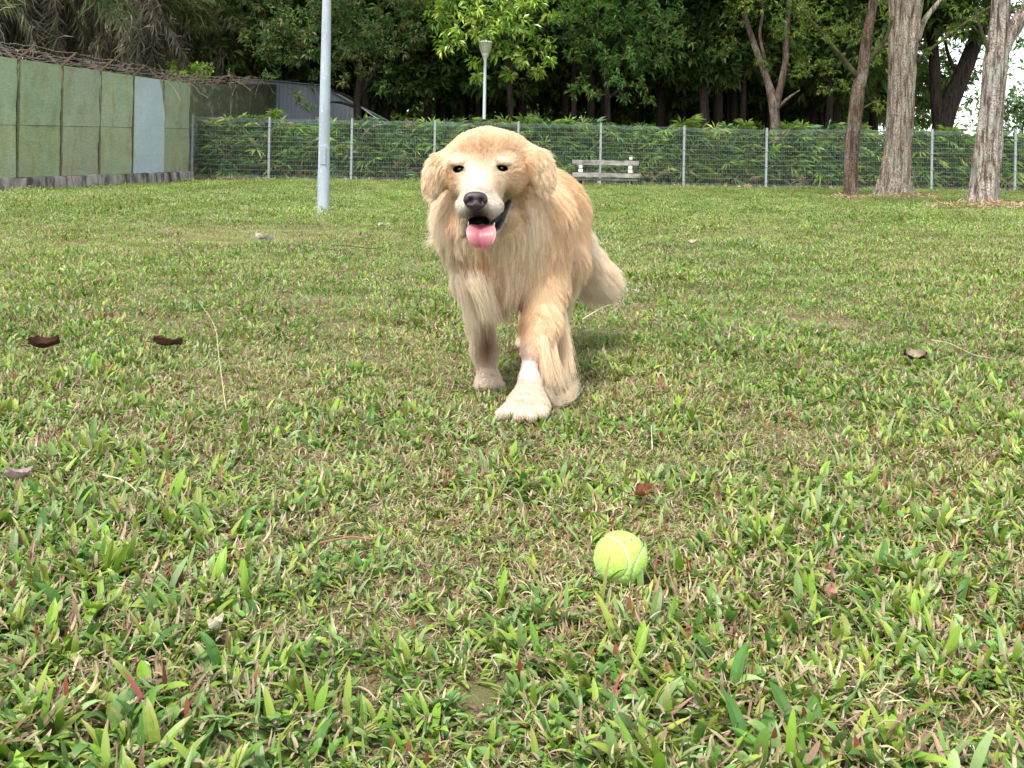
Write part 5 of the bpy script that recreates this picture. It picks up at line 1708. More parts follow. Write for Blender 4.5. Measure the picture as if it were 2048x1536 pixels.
# tail
tailp = [A3((0.105, 3.0, 0.46)), A3((0.165, 3.09, 0.40)), A3(W(1168, 532, 3.10)), A3(W(1190, 556, 3.10))]
for i in range(3):
    a, b = tailp[i], tailp[i + 1]
    cone(a, b, 0.040 + i * 0.006, 0.046 + i * 0.006, k=0.03, ln=(0.035, 0.05, 0.05)[i], co=PALE, fl=(b - a) / np.linalg.norm(b - a), lift=0.45)
# skull and muzzle
HD = dict(rad=NOSE)
ell(HC, (0.069, 0.088, 0.073), k=0.03, ln=0.014, co=GOLD * 1.04, lift=0.10, **HD)
ell(W(944, 300, 2.235), (0.034, 0.04, 0.032), k=0.02, ln=0.012, co=GOLD * 1.04, lift=0.10, **HD)
ell(W(1000, 299, 2.235), (0.036, 0.04, 0.032), k=0.02, ln=0.012, co=GOLD * 1.04, lift=0.10, **HD)
ell(W(920, 325, 2.207), (0.021, 0.020, 0.010), k=0.014, ln=0.010, co=CREAM, lift=0.2, **HD)      # brows
ell(W(1005, 323, 2.207), (0.023, 0.020, 0.010), k=0.014, ln=0.010, co=CREAM, lift=0.2, **HD)
ell(W(925, 362, 2.235), (0.027, 0.05, 0.034), k=0.045, ln=0.015, co=GOLD * 1.1, lift=0.12, **HD)     # cheeks
ell(W(1022, 350, 2.245), (0.032, 0.055, 0.032), k=0.045, ln=0.017, co=GOLD * 1.1, lift=0.12, **HD)
cone(W(965, 352, 2.21), W(955, 392, 2.125), 0.040, 0.026, k=0.024, ln=0.007, co=CREAM, lift=0.08, **HD)
cone(W(963, 385, 2.19), W(956, 404, 2.12), 0.046, 0.030, k=0.02, ln=0.008, co=CREAM, lift=0.10, **HD)
ell(W(932, 414, 2.125), (0.0215, 0.030, 0.0235), k=0.012, ln=0.009, co=WHITE, lift=0.12, **HD)     # flews
ell(W(980, 413, 2.130), (0.0270, 0.034, 0.0250), k=0.012, ln=0.009, co=WHITE, lift=0.12, **HD)
ell(W(955, 424, 2.105), (0.014, 0.012, 0.010), k=0.012, ln=0.004, co=(0.03, 0.025, 0.025), lift=0.1, **HD)
# lower jaw
cone(W(1010, 434, 2.235), W(974, 468, 2.150), 0.029, 0.020, k=0.014, ln=0.016, co=GOLD * 1.0, lift=0.15, **HD)
cone(W(974, 468, 2.150), W(961, 477, 2.122), 0.020, 0.018, k=0.010, ln=0.012, co=CREAM, lift=0.15, **HD)
# dark inside of the mouth and the black lip that runs up to its corner
BLK = (0.014, 0.010, 0.011)
cone(W(966, 432, 2.20), W(957, 456, 2.162), 0.036, 0.029, k=0.008, ln=0.0, co=BLK, lift=0.1)
def surf(u, v, y0=2.02, y1=2.6):
    ys = np.arange(y0, y1, 0.001)
    P_ = np.array([A3(W(u, v, y)) for y in ys])
    d = np.full(len(P_), 10.0)
    for q in PR:
        e = pd(q, P_); k_ = q['k']
        h = np.maximum(k_ - np.abs(d - e), 0) / k_
        d = np.minimum(d, e) - h * h * k_ * 0.25
    hit = np.argmax(d < 0)
    return ys[hit]
LIPS = [(984, 458, .0080), (993, 451, .0080), (1000, 440, .0075), (1006, 427, .0064), (1012, 414, .0050), (1018, 402, .0032)]
lp = [(A3(W(u, v, surf(u, v) + rr * 0.45)), rr) for u, v, rr in LIPS]
LIP0 = len(PR)
for (a_, ra_), (b_, rb_) in zip(lp[:-1], lp[1:]):
    cone(a_, b_, ra_, rb_, k=0.003, ln=0.0, co=BLK, lift=0.1)
LIP1 = len(PR)
cone(W(930, 448, 2.150), W(926, 468, 2.150), 0.008, 0.007, k=0.008, ln=0.012, co=GOLD * 0.85, lift=0.1)
# ears
for root, mid, cen, rad, tilt, sgn in ((W(926, 302, 2.278), W(890, 325, 2.266), W(872, 350, 2.252), (0.026, 0.014, 0.042), 0.22, -1),
                                       (W(1030, 294, 2.278), W(1068, 315, 2.266), W(1084, 341, 2.252), (0.027, 0.014, 0.043), -0.22, 1)):
    cone(root, mid, 0.018, 0.018, k=0.05, ln=0.018, co=GOLD * 1.04, fl=(0.8 * sgn, 0.1, -1), lift=0.16)
    ct, st = math.cos(tilt), math.sin(tilt)
    ell(cen, rad, k=0.024, ln=0.027, co=GOLD * 0.45 + CREAM * 0.55, fl=(0.22 * sgn, 0.0, -1), lift=0.13, rot=np.array([[ct, 0, -st], [0, 1, 0], [st, 0, ct]]).T)
# carved: mouth, lip line, eye slits
def lipd(a, b, ra, rb, ys=0.3):
    return dict(t='l', a=A3(a), b=A3(b), ra=ra, rb=rb, ys=ys)
MOUTH = [dict(t='e', c=A3(W(957, 447, 2.12)), r=np.array([0.027, 0.07, 0.0165]), rot=None),
         lipd(W(982, 454, 2.13), W(1003, 434, 2.15), 0.0105, 0.0100),
         lipd(W(930, 440, 2.13), W(917, 424, 2.16), 0.004, 0.003)]
EYES = [(A3(W(920, 338, 2.1985)), 0.0132, 0.0090, -0.12), (A3(W(1003, 336, 2.1985)), 0.0155, 0.0080, 0.12)]

def eye_rot(t):
    c, s = math.cos(t), math.sin(t)
    return np.array([[c, 0, -s], [0, 1, 0], [s, 0, c]]).T

LIDS = []
for u_, v_, rx_, tt_ in ((919, 326.0, 0.0150, -0.02), (1004, 325.0, 0.0170, 0.02)):
    y_ = surf(u_, v_ - 1)
    LIDS.append(dict(t='e', c=A3(W(u_, v_, y_ + 0.0045)), r=np.array([rx_, 0.0095, 0.0052]), rot=eye_rot(tt_)))

def sdf(p, band=None):
    p = np.asarray(p, float)
    d = np.full(len(p), 10.0)
    for q in PR:
        e = pd(q, p)
        k = q['k']
        h = np.maximum(k - np.abs(d - e), 0) / k
        d = np.minimum(d, e) - h * h * k * 0.25
    def carve(d, e, k):
        h = np.maximum(k - np.abs(-e - d), 0) / k
        return np.maximum(d, -e) + h * h * k * 0.25
    for q in MOUTH:
        d = carve(d, pd(q, p), 0.006)
    for c, rx, rz, t in EYES:
        q = dict(t='e', c=c, r=np.array([rx, 0.022, rz]), rot=eye_rot(t))
        d = carve(d, pd(q, p), 0.004)
    for q in LIDS:
        e = pd(q, p)
        h = np.maximum(0.005 - np.abs(d - e), 0) / 0.005
        d = np.minimum(d, e) - h * h * 0.005 * 0.25
    return d

def build_dog():
    import openvdb
    lo, hi = np.array([-0.26, 1.98, -0.03]), np.array([0.40, 3.24, 0.67])
    vs, cf = 0.0036, 4
    n = (np.ceil((hi - lo) / (vs * cf)).astype(int)) * cf
    nc = n // cf
    gx = [lo[i] + (np.arange(nc[i]) * cf + (cf - 1) / 2) * vs for i in range(3)]
    P = np.stack(np.meshgrid(*gx, indexing='ij'), -1).reshape(-1, 3)
    dc = sdf(P).reshape(nc)
    fine = np.repeat(np.repeat(np.repeat(dc, cf, 0), cf, 1), cf, 2)
    mask = np.repeat(np.repeat(np.repeat(np.abs(dc) < vs * cf * 1.6, cf, 0), cf, 1), cf, 2)
    idx = np.argwhere(mask)
    fine[mask] = sdf(lo + idx * vs)
    fine = np.clip(fine, -0.02, 0.02).astype(np.float32)
    g = openvdb.FloatGrid(0.02)
    g.copyFromArray(fine)
    pts, quads = g.convertToQuads(0.0)
    pts = np.asarray(pts, float) * vs + lo
    quads = np.asarray(quads)[:, ::-1]
    # normals from the field
    def grad(p):
        e = 0.0015
        return np.stack([sdf(p + np.eye(3)[i] * e) - sdf(p - np.eye(3)[i] * e) for i in range(3)], -1)
    a, b, c = pts[quads[:, 0]], pts[quads[:, 1]], pts[quads[:, 2]]
    fn = np.cross(b - a, c - a)
    gg = grad(a[:200])
    if (fn[:200] * gg).sum() < 0:
        quads = quads[:, ::-1]
    return pts, quads, grad

def fur_fields(p):
    """per point: length, colour, flow, lift, dark mask"""
    D = np.stack([pd(q, p) for q in PR], 1)
    w = np.exp(-(D - D.min(1)[:, None]) / 0.007)
    w /= w.sum(1)[:, None]
    ln = w @ np.array([q['ln'] for q in PR])
    co = w @ np.array([q['co'] for q in PR])
    lift = w @ np.array([q['lift'] for q in PR])
    fl = np.zeros_like(p)
    for i, q in enumerate(PR):
        if q['rad'] is not None:
            v = p - q['rad'] + np.array([0, 0, -0.015])
            v /= np.linalg.norm(v, axis=1)[:, None] + 1e-9
        else:
            v = np.tile(q['fl'] / np.linalg.norm(q['fl']), (len(p), 1))
        fl += w[:, i:i + 1] * v
    # coat markings, plus shade painted into ear creases, throat and armpit
    def paint(pt, r, c, s=1.0, lens=None):
        pt = A3(pt)
        rr = np.broadcast_to(np.array(r, float), (3,))
        m = s * np.exp(-(((p - pt) / rr) ** 2).sum(1))
        co[:] = co * (1 - m[:, None]) + np.array(c) * m[:, None]
        return m
    head = np.clip(1 - np.linalg.norm(p - HC, axis=1) / 0.16, 0, 1)
    TAN = np.array([0.66, 0.42, 0.24])
    paint(W(966, 298, 2.20), (0.034, 0.09, 0.034), TAN, 0.80)
    paint(W(967, 322, 2.18), (0.016, 0.05, 0.022), TAN * 0.85, 0.65)
    paint(W(935, 290, 2.20), (0.022, 0.06, 0.018), TAN, 0.35)
    paint(W(1015, 290, 2.20), (0.026, 0.06, 0.020), TAN, 0.45)
    paint(W(1035, 322, 2.20), (0.012, 0.06, 0.022), TAN, 0.6)
    paint(W(963, 362, 2.16), (0.017, 0.05, 0.026), CREAM * 0.97, 0.85)
    paint(W(985, 258, 2.27), (0.040, 0.06, 0.010), CREAM, 0.7)
    paint(W(912, 356, 2.20), (0.012, 0.05, 0.018), TAN * 0.95, 0.7)
    paint(W(938, 366, 2.17), (0.008, 0.04, 0.020), TAN, 0.6)
    paint(W(993, 368, 2.17), (0.009, 0.04, 0.018), TAN, 0.6)
    paint(W(1022, 350, 2.20), (0.022, 0.05, 0.010), TAN * 0.92, 0.7)
    paint(W(1015, 384, 2.18), (0.016, 0.04, 0.012), TAN * 1.1, 0.6)
    paint(W(1012, 366, 2.17), (0.015, 0.03, 0.006), PALE * 1.02, 0.8)
    paint(W(936, 402, 2.12), (0.012, 0.04, 0.018), WHITE * 1.05, 0.8)
    paint(W(976, 392, 2.12), (0.012, 0.04, 0.018), WHITE * 1.05, 0.8)
    paint(W(987, 415, 2.12), (0.016, 0.04, 0.016), WHITE * 0.85, 0.6)
    paint(W(918, 322, 2.20), (0.014, 0.03, 0.007), CREAM * 0.93, 0.8)
    paint(W(1006, 320, 2.20), (0.018, 0.03, 0.007), CREAM * 0.93, 0.8)
    for e_, s_ in ((EYES[0][0], 1), (EYES[1][0], 1)):
        paint(e_, (0.017, 0.03, 0.0085), DEEP * 0.45, 0.75)
    paint(W(918, 322, 2.20), (0.014, 0.03, 0.004), CREAM * 0.92, 0.6)
    paint(W(1006, 321, 2.20), (0.018, 0.03, 0.004), CREAM * 0.92, 0.6)
    paint(W(905, 420, 2.24), (0.018, 0.06, 0.050), DEEP * 0.8, 0.8)  # shade beside jaw and throat, painted into the fur here and next line
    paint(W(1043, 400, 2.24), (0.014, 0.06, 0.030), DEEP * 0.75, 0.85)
    paint(W(1050, 335, 2.22), (0.009, 0.05, 0.036), DEEP * 1.1, 0.8)  # shaded crease between ear and cheek, painted dark
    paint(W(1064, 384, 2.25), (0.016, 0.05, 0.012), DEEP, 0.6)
    paint(W(900, 352, 2.22), (0.009, 0.05, 0.038), DEEP * 1.1, 0.8)  # same painted crease shade at the other ear
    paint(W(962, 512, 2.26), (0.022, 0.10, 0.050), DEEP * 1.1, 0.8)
    paint(W(890, 340, 2.22), (0.010, 0.05, 0.040), CREAM, 0.3)
    paint(W(951, 383, 2.10), (0.022, 0.03, 0.007), (0.42, 0.37, 0.36), 0.55)
    paint(W(954, 430, 2.09), (0.024, 0.04, 0.014), (0.035, 0.028, 0.028), 1.0)
    paint(W(954, 424, 2.09), (0.020, 0.04, 0.012), (0.035, 0.028, 0.028), 1.0)
    paint(W(931, 343, 2.19), (0.006, 0.02, 0.005), (0.10, 0.05, 0.03), 0.8)
    paint(W(988, 342, 2.19), (0.006, 0.02, 0.005), (0.10, 0.05, 0.03), 0.8)
    paint(W(935, 354, 2.19), (0.004, 0.02, 0.010), DEEP * 0.9, 0.6)
    paint(W(986, 354, 2.19), (0.004, 0.02, 0.010), DEEP * 0.9, 0.6)
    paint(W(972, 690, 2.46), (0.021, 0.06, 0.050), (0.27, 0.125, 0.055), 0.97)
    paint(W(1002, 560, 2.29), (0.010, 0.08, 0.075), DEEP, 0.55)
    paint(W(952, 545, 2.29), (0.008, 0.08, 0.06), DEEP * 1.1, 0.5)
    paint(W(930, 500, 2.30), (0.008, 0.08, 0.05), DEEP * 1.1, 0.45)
    paint(W(1032, 615, 2.33), (0.024, 0.07, 0.055), DEEP * 0.85, 0.8)  # shadow of the armpit put into the coat colour
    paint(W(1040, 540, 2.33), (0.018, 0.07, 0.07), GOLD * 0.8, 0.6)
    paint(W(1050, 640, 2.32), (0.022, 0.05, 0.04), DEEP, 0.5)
    paint((0.12, 2.7, 0.50), (0.10, 0.3, 0.07), GOLD * np.array([1.0, 0.90, 0.74]), 0.6)
    paint(W(885, 540, 2.38), (0.035, 0.10, 0.09), PALE, 0.6)
    # dark creases beside the eyes and along the upper lids
    for u_, v_ in ((910, 332.5), (920, 333), (930, 337), (992, 335), (1003, 331.5), (1015, 331)):
        paint(W(u_, v_, 2.195), (0.0065, 0.02, 0.0030), (0.16, 0.085, 0.05), 0.85)
    # stray streaks of darker and lighter locks
    st = fbm(p * np.array([1, 1, 0.22]), 55, 2, 0.7)
    st2 = fbm(p * np.array([1, 1, 0.3]), 130, 1, 0.3)
    amt = np.clip(ln / 0.05, 0.1, 1)[:, None]
    tone = (st[:, None] * 0.6 + st2[:, None] * 0.4) * amt
    co = co * (1 + 0.17 * tone * np.array([0.7, 1.0, 1.35]))
    co = co * (0.80 + 0.20 * np.clip(ln / 0.03, 0, 1))[:, None]
    co = co / np.maximum(co.max(1) / 0.90, 1.0)[:, None]
    # bald places
    bald = np.zeros(len(p), bool)
    dark = np.zeros(len(p))
    for q in MOUTH:
        d = pd(q, p)
        dark = np.maximum(dark, np.clip(1.25 - d / 0.0022, 0, 1))
    for q in PR[LIP0:LIP1]:
        dark = np.maximum(dark, np.clip(1.6 - pd(q, p) / 0.0022, 0, 1))
    for c, rx, rz, t in EYES:
        d = pd(dict(t='e', c=c, r=np.array([rx + 0.0020, 0.022, rz + 0.0016]), rot=eye_rot(t)), p)
        dark = np.maximum(dark, np.clip(1 - d / 0.0018, 0, 1) * (p[:, 1] < 2.25))
    dn = np.sqrt((((p - NOSE) / np.array([0.025, 0.03, 0.0195])) ** 2).sum(1))
    bald |= (dn < 1.0) | (dark > 0.35)
    # eyelids and muzzle: hair shorter near openings
    near_eye = np.ones(len(p))
    for c, rx, rz, t in EYES:
        de = np.linalg.norm((p - c) * np.array([1, 0.6, 1.3]), axis=1)
        near_eye = np.minimum(near_eye, np.clip((de - 0.006) / 0.022, 0.35, 1))
    ln = ln * near_eye
    dz = (p[:, 2] - A3(W(1062, 733, 2.24))[2])
    shaved = (np.abs(dz) < 0.015) & (p[:, 1] < 2.36) & (p[:, 0] > -0.02) & (p[:, 0] < 0.10)
    bald |= shaved
    return ln, np.clip(co, 0.01, 0.95), fl, lift, dark, bald, shaved

def grow(p, nrm, fl, ln, lift, seed, npt=7, wav=0.10, grav=0.25, body=True):
    r = rng(seed)
    N = len(p)
    fl = fl - (fl * nrm).sum(1)[:, None] * nrm
    fl /= np.linalg.norm(fl, axis=1)[:, None] + 1e-9
    jit = r.normal(0, 1, (N, 3))
    d0 = fl * (1 - lift[:, None]) + nrm * (lift[:, None] + 0.12) + jit * 0.14
    d0 /= np.linalg.norm(d0, axis=1)[:, None]
    pts = np.zeros((N, npt, 3))
    pts[:, 0] = p - nrm * np.clip(ln / 0.03, 0.15, 1)[:, None] * 0.001
    step = (ln / (npt - 1))[:, None]
    g = np.array([0, 0, -1.0])
    cur = d0.copy()
    wv = r.normal(0, 1, (N, 3)) * wav
    for k in range(1, npt):
        s = k / (npt - 1)
        # the hair lies down along the coat as it grows
        tgt = fl + nrm * 0.05 + g * grav * np.clip(ln / 0.05, 0, 1.3)[:, None]
        cur = cur * 0.72 + tgt * 0.28 + wv * (0.35 * math.sin(s * 5.0))
        cur /= np.linalg.norm(cur, axis=1)[:, None]
        pts[:, k] = pts[:, k - 1] + cur * step
    return pts

def clump(pts, ln, gcount, seed, amount=0.75):
    r = rng(seed)
    N = len(pts)
    gi = r.choice(N, gcount, replace=False)
    kd = kdtree.KDTree(gcount)
    for i, g in enumerate(gi):
        kd.insert(Vector(pts[g, 0]), i)
    kd.balance()
    near = np.empty(N, dtype=int)
    for i in range(N):
        near[i] = kd.find(Vector(pts[i, 0]))[1]
    g = pts[gi[near]]
    npt = pts.shape[1]
    off = g[:, 0] - pts[:, 0]
    s = np.linspace(0, 1, npt)[None, :, None] ** 1.4
    amt = amount * np.clip(ln / 0.035, 0.15, 1)[:, None, None] * r.uniform(0.55, 1.0, N)[:, None, None]
    scale = (ln / (np.maximum(ln[gi[near]], 1e-4)))[:, None, None]
    tgt = pts[:, :1] + (g - g[:, :1]) * np.clip(scale, 0.5, 1.6) + off[:, None, :] * 0.85
    out = pts + (tgt - pts) * s * amt
    q = r.normal(0, 1, (gcount, 3))[near][:, None, :]
    q2 = r.normal(0, 1, (gcount, 3))[near][:, None, :]
    ph = r.uniform(0, 6.28, gcount)[near][:, None, None]
    L = ln[:, None, None]
    ss = np.linspace(0, 1, npt)[None, :, None]
    out = out + q * L * 0.065 * ss * ss + q2 * L * 0.04 * ss * np.sin(ss * 5.5 + ph)
    out = out + r.normal(0, 1, (N, 1, 3)) * L * 0.045 * ss * ss
    return out, near, gi

def tuft(ctrl, n, r0, r1, co, seed, npt=9):
    """a long lock along pixel-free control points: list of world points"""
    r = rng(seed)
    c = smooth_path(np.array([A3(x) for x in ctrl]), npt)
    o = r.normal(0, 1, (n, 3))
    o /= np.linalg.norm(o, axis=1)[:, None]
    o *= r.uniform(0, 1, n)[:, None] ** 0.5
    s = np.linspace(0, 1, npt)[None, :, None]
    rad = r0 * (1 - s) + r1 * s
    cut = r.uniform(0.35, 1.0, n)
    base = c[None] + o[:, None, :] * rad + r.normal(0, 1, (n, 1, 3)) * 0.004 * s ** 2
    # shorten by resampling
    lk = r.integers(0, 26, n)
    lo_ = r.normal(0, 1, (26, 3))[lk] * r1 * 1.0
    base = base + lo_[:, None, :] * s ** 1.5
    out = np.empty((n, npt, 3))
    for k in range(npt):
        x = cut * k
        i = np.minimum(x.astype(int), npt - 2)
        f = (x - i)[:, None]
        out[:, k] = base[np.arange(n), i] * (1 - f) + base[np.arange(n), i + 1] * f
    colr = np.tile(np.array(co), (n, 1)) * r.uniform(0.8, 1.12, n)[:, None]
    return out, colr

def make_curves(name, pts_list, col_list, r_root, mat, parent):
    n = sum(len(p) for p in pts_list)
    sizes = np.concatenate([np.full(len(p), p.shape[1], dtype=int) for p in pts_list])
    cd = bpy.data.hair_curves.new(name)
    cd.add_curves(sizes.tolist())
    pos = np.concatenate([p.reshape(-1, 3) for p in pts_list]).astype(np.float32)
    cd.attributes['position'].data.foreach_set('vector', pos.ravel())
    rad = np.concatenate([np.tile(rr * (1 - 0.8 * np.linspace(0, 1, p.shape[1]) ** 1.5), len(p)) for p, rr in zip(pts_list, r_root)]).astype(np.float32)
    ra = cd.attributes.get('radius') or cd.attributes.new('radius', 'FLOAT', 'POINT')
    ra.data.foreach_set('value', rad)
    ca = cd.attributes.new('Col', 'FLOAT_COLOR', 'CURVE')
    cc = np.ones((n, 4), dtype=np.float32)
    cc[:, :3] = np.concatenate(col_list)
    ca.data.foreach_set('color', cc.ravel())
    cd.materials.append(mat)
    o = bpy.data.objects.new(name, cd)
    col.objects.link(o)
    o.parent = parent
    return o

def dog_main():
    pts, quads, grad = build_dog()
    ln, co, fl, lift, dark, bald, shaved = fur_fields(pts)
    skin = co * 0.75
    skin = skin * (1 - dark[:, None]) + np.array([0.012, 0.009, 0.009]) * dark[:, None]
    skin[shaved] = np.array([0.60, 0.455, 0.41])
    t = NT('dog_skin')
    c = t.attr('Col')
    b = t.bump(t.noise(t.coord(), 300, 3), 0.25, 0.002)
    m = t.finish(c, rough=0.55, spec=0.35, bump=b)
    dog = mesh_np('dog', pts, quads, m, smooth=True, colors=skin)
    tag(dog, 'golden retriever walking towards the tennis ball with its mouth open and tongue out', 'dog')

    # ---- fur
    tri = np.concatenate([quads[:, [0, 1, 2]], quads[:, [0, 2, 3]]])
    a, b_, c_ = pts[tri[:, 0]], pts[tri[:, 1]], pts[tri[:, 2]]
    area = np.linalg.norm(np.cross(b_ - a, c_ - a), axis=1) / 2
    ctr = (a + b_ + c_) / 3
    isface = np.linalg.norm(ctr - HC, axis=1) < 0.19
    w = area * np.where(isface, 3.6, 1.0) * np.where(ctr[:, 1] > 2.55, 0.6, 1.0)
    w /= w.sum()
    r = rng(5)
    N = 340000
    ti = r.choice(len(tri), N, p=w)
    u = r.uniform(0, 1, (N, 2))
    fl_ = u.sum(1) > 1
    u[fl_] = 1 - u[fl_]
    P = a[ti] + u[:, :1] * (b_ - a)[ti] + u[:, 1:] * (c_ - a)[ti]
    ln, co, flow, lift, dark, bald, shaved = fur_fields(P)
    keep = (~bald) & (ln > 0.002)
    P, ln, co, flow, lift = P[keep], ln[keep], co[keep], flow[keep], lift[keep]
    nr = grad(P)
    nr /= np.linalg.norm(nr, axis=1)[:, None] + 1e-9
    N = len(P)
    ln = ln * np.where(ln > 0.035, r.uniform(0.35, 1.35, N), r.uniform(0.62, 1.15, N))
    S = grow(P, nr, flow, ln, lift, 11)
    S, near, gi = clump(S, ln, 10000, 12, 0.62)
    # colour varies lock by lock and hair by hair
    lock = r.normal(0, 1, len(gi))[near]
    amt = np.clip(ln / 0.04, 0.3, 1)
    tone = 1 + 0.07 * lock * amt + r.normal(0, 0.07, N)
    warm = 1 + 0.02 * r.normal(0, 1, len(gi))[near] * amt
    co = co * tone[:, None] * np.stack([np.ones(N), warm, warm ** 2], 1)
    co = co / np.maximum(co.max(1) / 0.90, 1.0)[:, None]
    PL, CL, RL = [S], [co], [0.00040]
    # feathering that hangs behind the forward leg, ending in a curl, and loose wisps
    T = []
    for i, (path, n_, r0, r1, cc) in enumerate([
        ([W(1112, 620, 2.36), W(1122, 680, 2.34), W(1128, 730, 2.32), W(1132, 775, 2.31)], 1700, 0.024, 0.012, GOLD * 0.5 + CREAM * 0.5),
        ([W(1096, 660, 2.30), W(1098, 710, 2.27), W(1102, 750, 2.26), W(1112, 790, 2.26)], 2200, 0.020, 0.014, GOLD * 0.5 + CREAM * 0.5),
        ([W(1096, 720, 2.28), W(1104, 775, 2.26), W(1122, 800, 2.26), W(1142, 790, 2.27), W(1152, 762, 2.27)], 1300, 0.013, 0.005, PALE * 0.97),
        ([W(1084, 680, 2.25), W(1090, 720, 2.235), W(1096, 755, 2.23), W(1100, 775, 2.23)], 1200, 0.014, 0.010, GOLD * 0.5 + CREAM * 0.5),
        ([W(1088, 745, 2.25), W(1098, 790, 2.23), W(1112, 806, 2.24), W(1130, 800, 2.25)], 600, 0.011, 0.006, PALE * 0.95),
        ([W(885, 470, 2.36), W(872, 482, 2.36), W(860, 496, 2.37)], 260, 0.022, 0.012, CREAM),
        ([W(1170, 530, 3.1), W(1200, 560, 3.1), W(1230, 572, 3.1)], 2600, 0.052, 0.030, CREAM),
        ([W(1165, 520, 3.1), W(1185, 560, 3.1), W(1200, 592, 3.1)], 2600, 0.046, 0.034, CREAM),
        ([W(960, 560, 2.29), W(975, 610, 2.29), W(985, 648, 2.30)], 900, 0.035, 0.012, CREAM * 0.98),
        ([W(935, 560, 2.31), W(942, 610, 2.32), W(950, 655, 2.33)], 900, 0.032, 0.014, PALE * 0.95),
    ]):
        S2, C2 = tuft(path, n_, r0, r1, cc, 100 + i)
        PL.append(S2); CL.append(C2); RL.append(0.00036)
    t = NT('dog_fur')
    c = t.attr('Col')
    fm = t.finish(c, rough=0.6, spec=0.12, transl=0.30)
    make_curves('fur', PL, [np.clip(x, 0.005, 0.95) for x in CL], RL, fm, dog)

    # ---- eyes
    t = NT('dog_eye')
    em = t.finish((0.012, 0.006, 0.004), rough=0.06, spec=0.6, coat=1.0)
    for c, rx, rz, tt in EYES:
        v, f4 = uv_sphere(20, 14)
        o = mesh_np('eye', v * np.array([0.0125, 0.0125, 0.0125]) + c + np.array([0, 0.0135, 0]), f4, em, dog, smooth=True)
    # ---- nose with nostrils
    v, f4 = uv_sphere(64, 48)
    x, y, z = v[:, 0], v[:, 1], v[:, 2]
    # superellipse outline, flat top, tapering downwards
    q = v.copy()
    sgn = np.sign(q); ab = np.abs(q) ** 0.82
    q = sgn * ab
    q /= (np.abs(q) ** 2.6).sum(1)[:, None] ** (1 / 2.6)
    wz = np.where(q[:, 2] < 0, 1 + 0.34 * q[:, 2], 1.0)
    q[:, 0] *= wz
    p = q * np.array([0.0250, 0.0170, 0.0192])
    front = np.clip(-q[:, 1], 0, 1)
    for s in (-1, 1):
        dx, dz = (p[:, 0] - s * 0.0105), (p[:, 2] + 0.0018)
        e = (dx / 0.0058) ** 2 + (dz / 0.0062) ** 2
        p[:, 1] += 0.011 * np.exp(-e * 1.3) * (front > 0.25)
        dx2, dz2 = (p[:, 0] - s * 0.0185), (p[:, 2] + 0.0065)
        e2 = (dx2 / 0.006) ** 2 + (dz2 / 0.003) ** 2
        p[:, 1] += 0.005 * np.exp(-e2) * (front > 0.1)
    e3 = (p[:, 0] / 0.0018) ** 2
    p[:, 1] += 0.0022 * np.exp(-e3) * (p[:, 2] < 0.002) * (front > 0.3)
    t = NT('nose_leather')
    nb = t.bump(t.voronoi(t.coord(), 900), 0.35, 0.001)
    z_ = t.sep(t.coord())[2]
    nm = t.finish(t.mix(t.noise(t.coord(), 70, 2), (0.018, 0.011, 0.012), (0.050, 0.030, 0.032)), rough=0.38, spec=0.5, bump=nb)
    nose = mesh_np('nose', p, f4, nm, None, smooth=True)
    nose.parent = dog
    nose.location = tuple(NOSE + np.array([0, -0.002, 0]))
    nose.rotation_euler = (math.radians(-14), 0, math.radians(8))
    # ---- tongue: a cupped, curled slab
    nu, nv = 22, 26
    path = smooth_path(np.array([A3(W(966, 454, 2.17)), A3(W(963, 454, 2.125)), A3(W(961, 459, 2.096)), A3(W(960, 471, 2.081)), A3(W(960, 485, 2.079)), A3(W(961, 497, 2.084))]), nv)
    vv, cc = [], []
    for side in (0, 1):
        for j in range(nv):
            s = j / (nv - 1)
            wd = 0.0225 + 0.0075 * math.sin(min(1, s * 1.4) * math.pi * 0.5)
            if s > 0.45:
                wd *= math.sqrt(max(0.0, 1 - ((s - 0.45) / 0.555) ** 2.3))
            for i in range(nu):
                a = i / (nu - 1) * 2 - 1
                edge = abs(a) ** 3
                wob = 0.0012 * math.sin(9 * s + (3 if a > 0 else 0)) * edge
                th = 0.0035 * (1 - abs(a) ** 4) ** 0.5
                pnt = path[j] + np.array([a * wd + wob + 0.004 * s * a * a, 0, 0.0035 * a * a * (1 - s)])
                groove = 0.0028 * math.exp(-(a / 0.22) ** 2) - 0.002 * a * a
                off = (-th if side == 0 else th)
                if j > 0:
                    tg = path[min(j + 1, nv - 1)] - path[j - 1]
                else:
                    tg = path[1] - path[0]
                tg = tg / np.linalg.norm(tg)
                nrm = np.cross(np.array([1, 0, 0]), tg)
                nrm /= np.linalg.norm(nrm)
                if nrm[1] > 0: nrm = -nrm
                pnt = pnt - nrm * off * 1.0 - nrm * groove * 1.0
                vv.append(pnt)
                base = np.array([0.33, 0.095, 0.115]) * (1 - edge) + np.array([0.50, 0.23, 0.225]) * edge
                mid = math.exp(-(a / 0.35) ** 2) * (1 - s) * 0.4
                cc.append(base * (1 - mid) + np.array([0.28, 0.06, 0.09]) * mid)
    f = []
    for side in (0, 1):
        o0 = side * nu * nv
        for j in range(nv - 1):
            for i in range(nu - 1):
                q4 = [o0 + j * nu + i, o0 + j * nu + i + 1, o0 + (j + 1) * nu + i + 1, o0 + (j + 1) * nu + i]
                f.append(q4 if side else q4[::-1])
    o1 = nu * nv
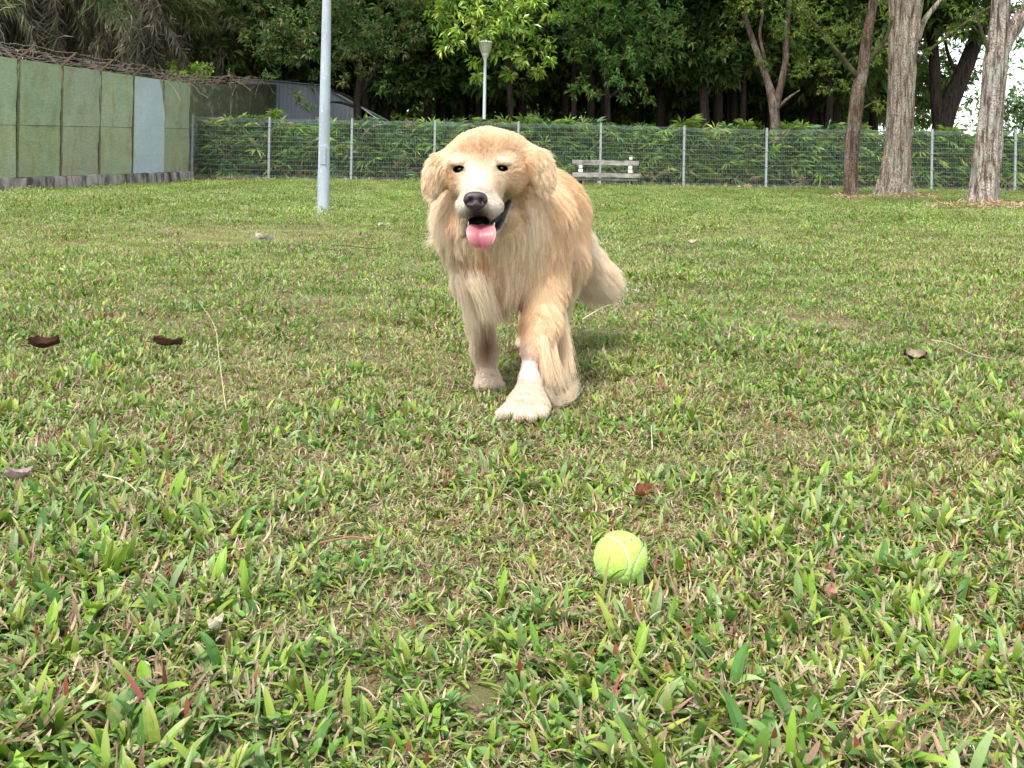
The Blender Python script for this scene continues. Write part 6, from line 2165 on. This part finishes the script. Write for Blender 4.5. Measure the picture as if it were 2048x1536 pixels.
    for j in range(nv - 1):
        f.append([j * nu, (j + 1) * nu, o1 + (j + 1) * nu, o1 + j * nu])
        f.append([j * nu + nu - 1, o1 + j * nu + nu - 1, o1 + (j + 1) * nu + nu - 1, (j + 1) * nu + nu - 1])
    t = NT('tongue')
    tb = t.bump(t.noise(t.coord(), 420, 2), 0.3, 0.001)
    tm = t.finish(t.attr('Col'), rough=0.42, spec=0.45, bump=tb)
    tm.node_tree.nodes['Principled BSDF'].inputs['Subsurface Weight'].default_value = 0.15
    tm.node_tree.nodes['Principled BSDF'].inputs['Subsurface Radius'].default_value = (0.006, 0.002, 0.002)
    mesh_np('tongue', vv, np.array(f), tm, dog, smooth=True, colors=np.array(cc))
    # ---- lower canine tooth
    t = NT('tooth')
    tm2 = t.finish((0.75, 0.70, 0.58), rough=0.3, spec=0.5)
    for u_, v_ in ((936, 444), (988, 446)):
        p0 = A3(W(u_, v_ + 8, 2.113)); p1 = A3(W(u_ + 1, v_ - 1, 2.108))
        mb = MB(); mb.tube([p0, p0 * 0.5 + p1 * 0.5, p1], [0.0016, 0.0013, 0.0005], 8)
        mb.build('tooth', tm2, dog, smooth=True)
    # ---- claws
    t = NT('claw')
    cm = t.finish((0.25, 0.19, 0.15), rough=0.35, spec=0.5)
    for u_, v_, y_ in ((1020, 834, 2.113), (1040, 840, 2.088), (1063, 841, 2.083), (1084, 836, 2.093), (957, 780, 2.42), (972, 782, 2.414), (987, 782, 2.414), (1001, 780, 2.42)):
        p0 = A3(W(u_, v_ - 6, y_)); p1 = p0 + np.array([0, -0.007, -0.007])
        mb = MB(); mb.tube([p0 + [0, 0.004, 0], p0, p1], [0.0028, 0.0022, 0.0006], 8)
        mb.build('claw', cm, dog, smooth=True)
    return dog

def uv_sphere(nu=24, nv=16):
    th = np.linspace(0, np.pi, nv + 1)
    ph = np.linspace(0, 2 * np.pi, nu, endpoint=False)
    v = np.array([[math.sin(t) * math.cos(p), math.sin(t) * math.sin(p), math.cos(t)] for t in th for p in ph])
    f = [[i * nu + j, (i + 1) * nu + j, (i + 1) * nu + (j + 1) % nu, i * nu + (j + 1) % nu] for i in range(nv) for j in range(nu)]
    return v, np.array(f)

dog_main()
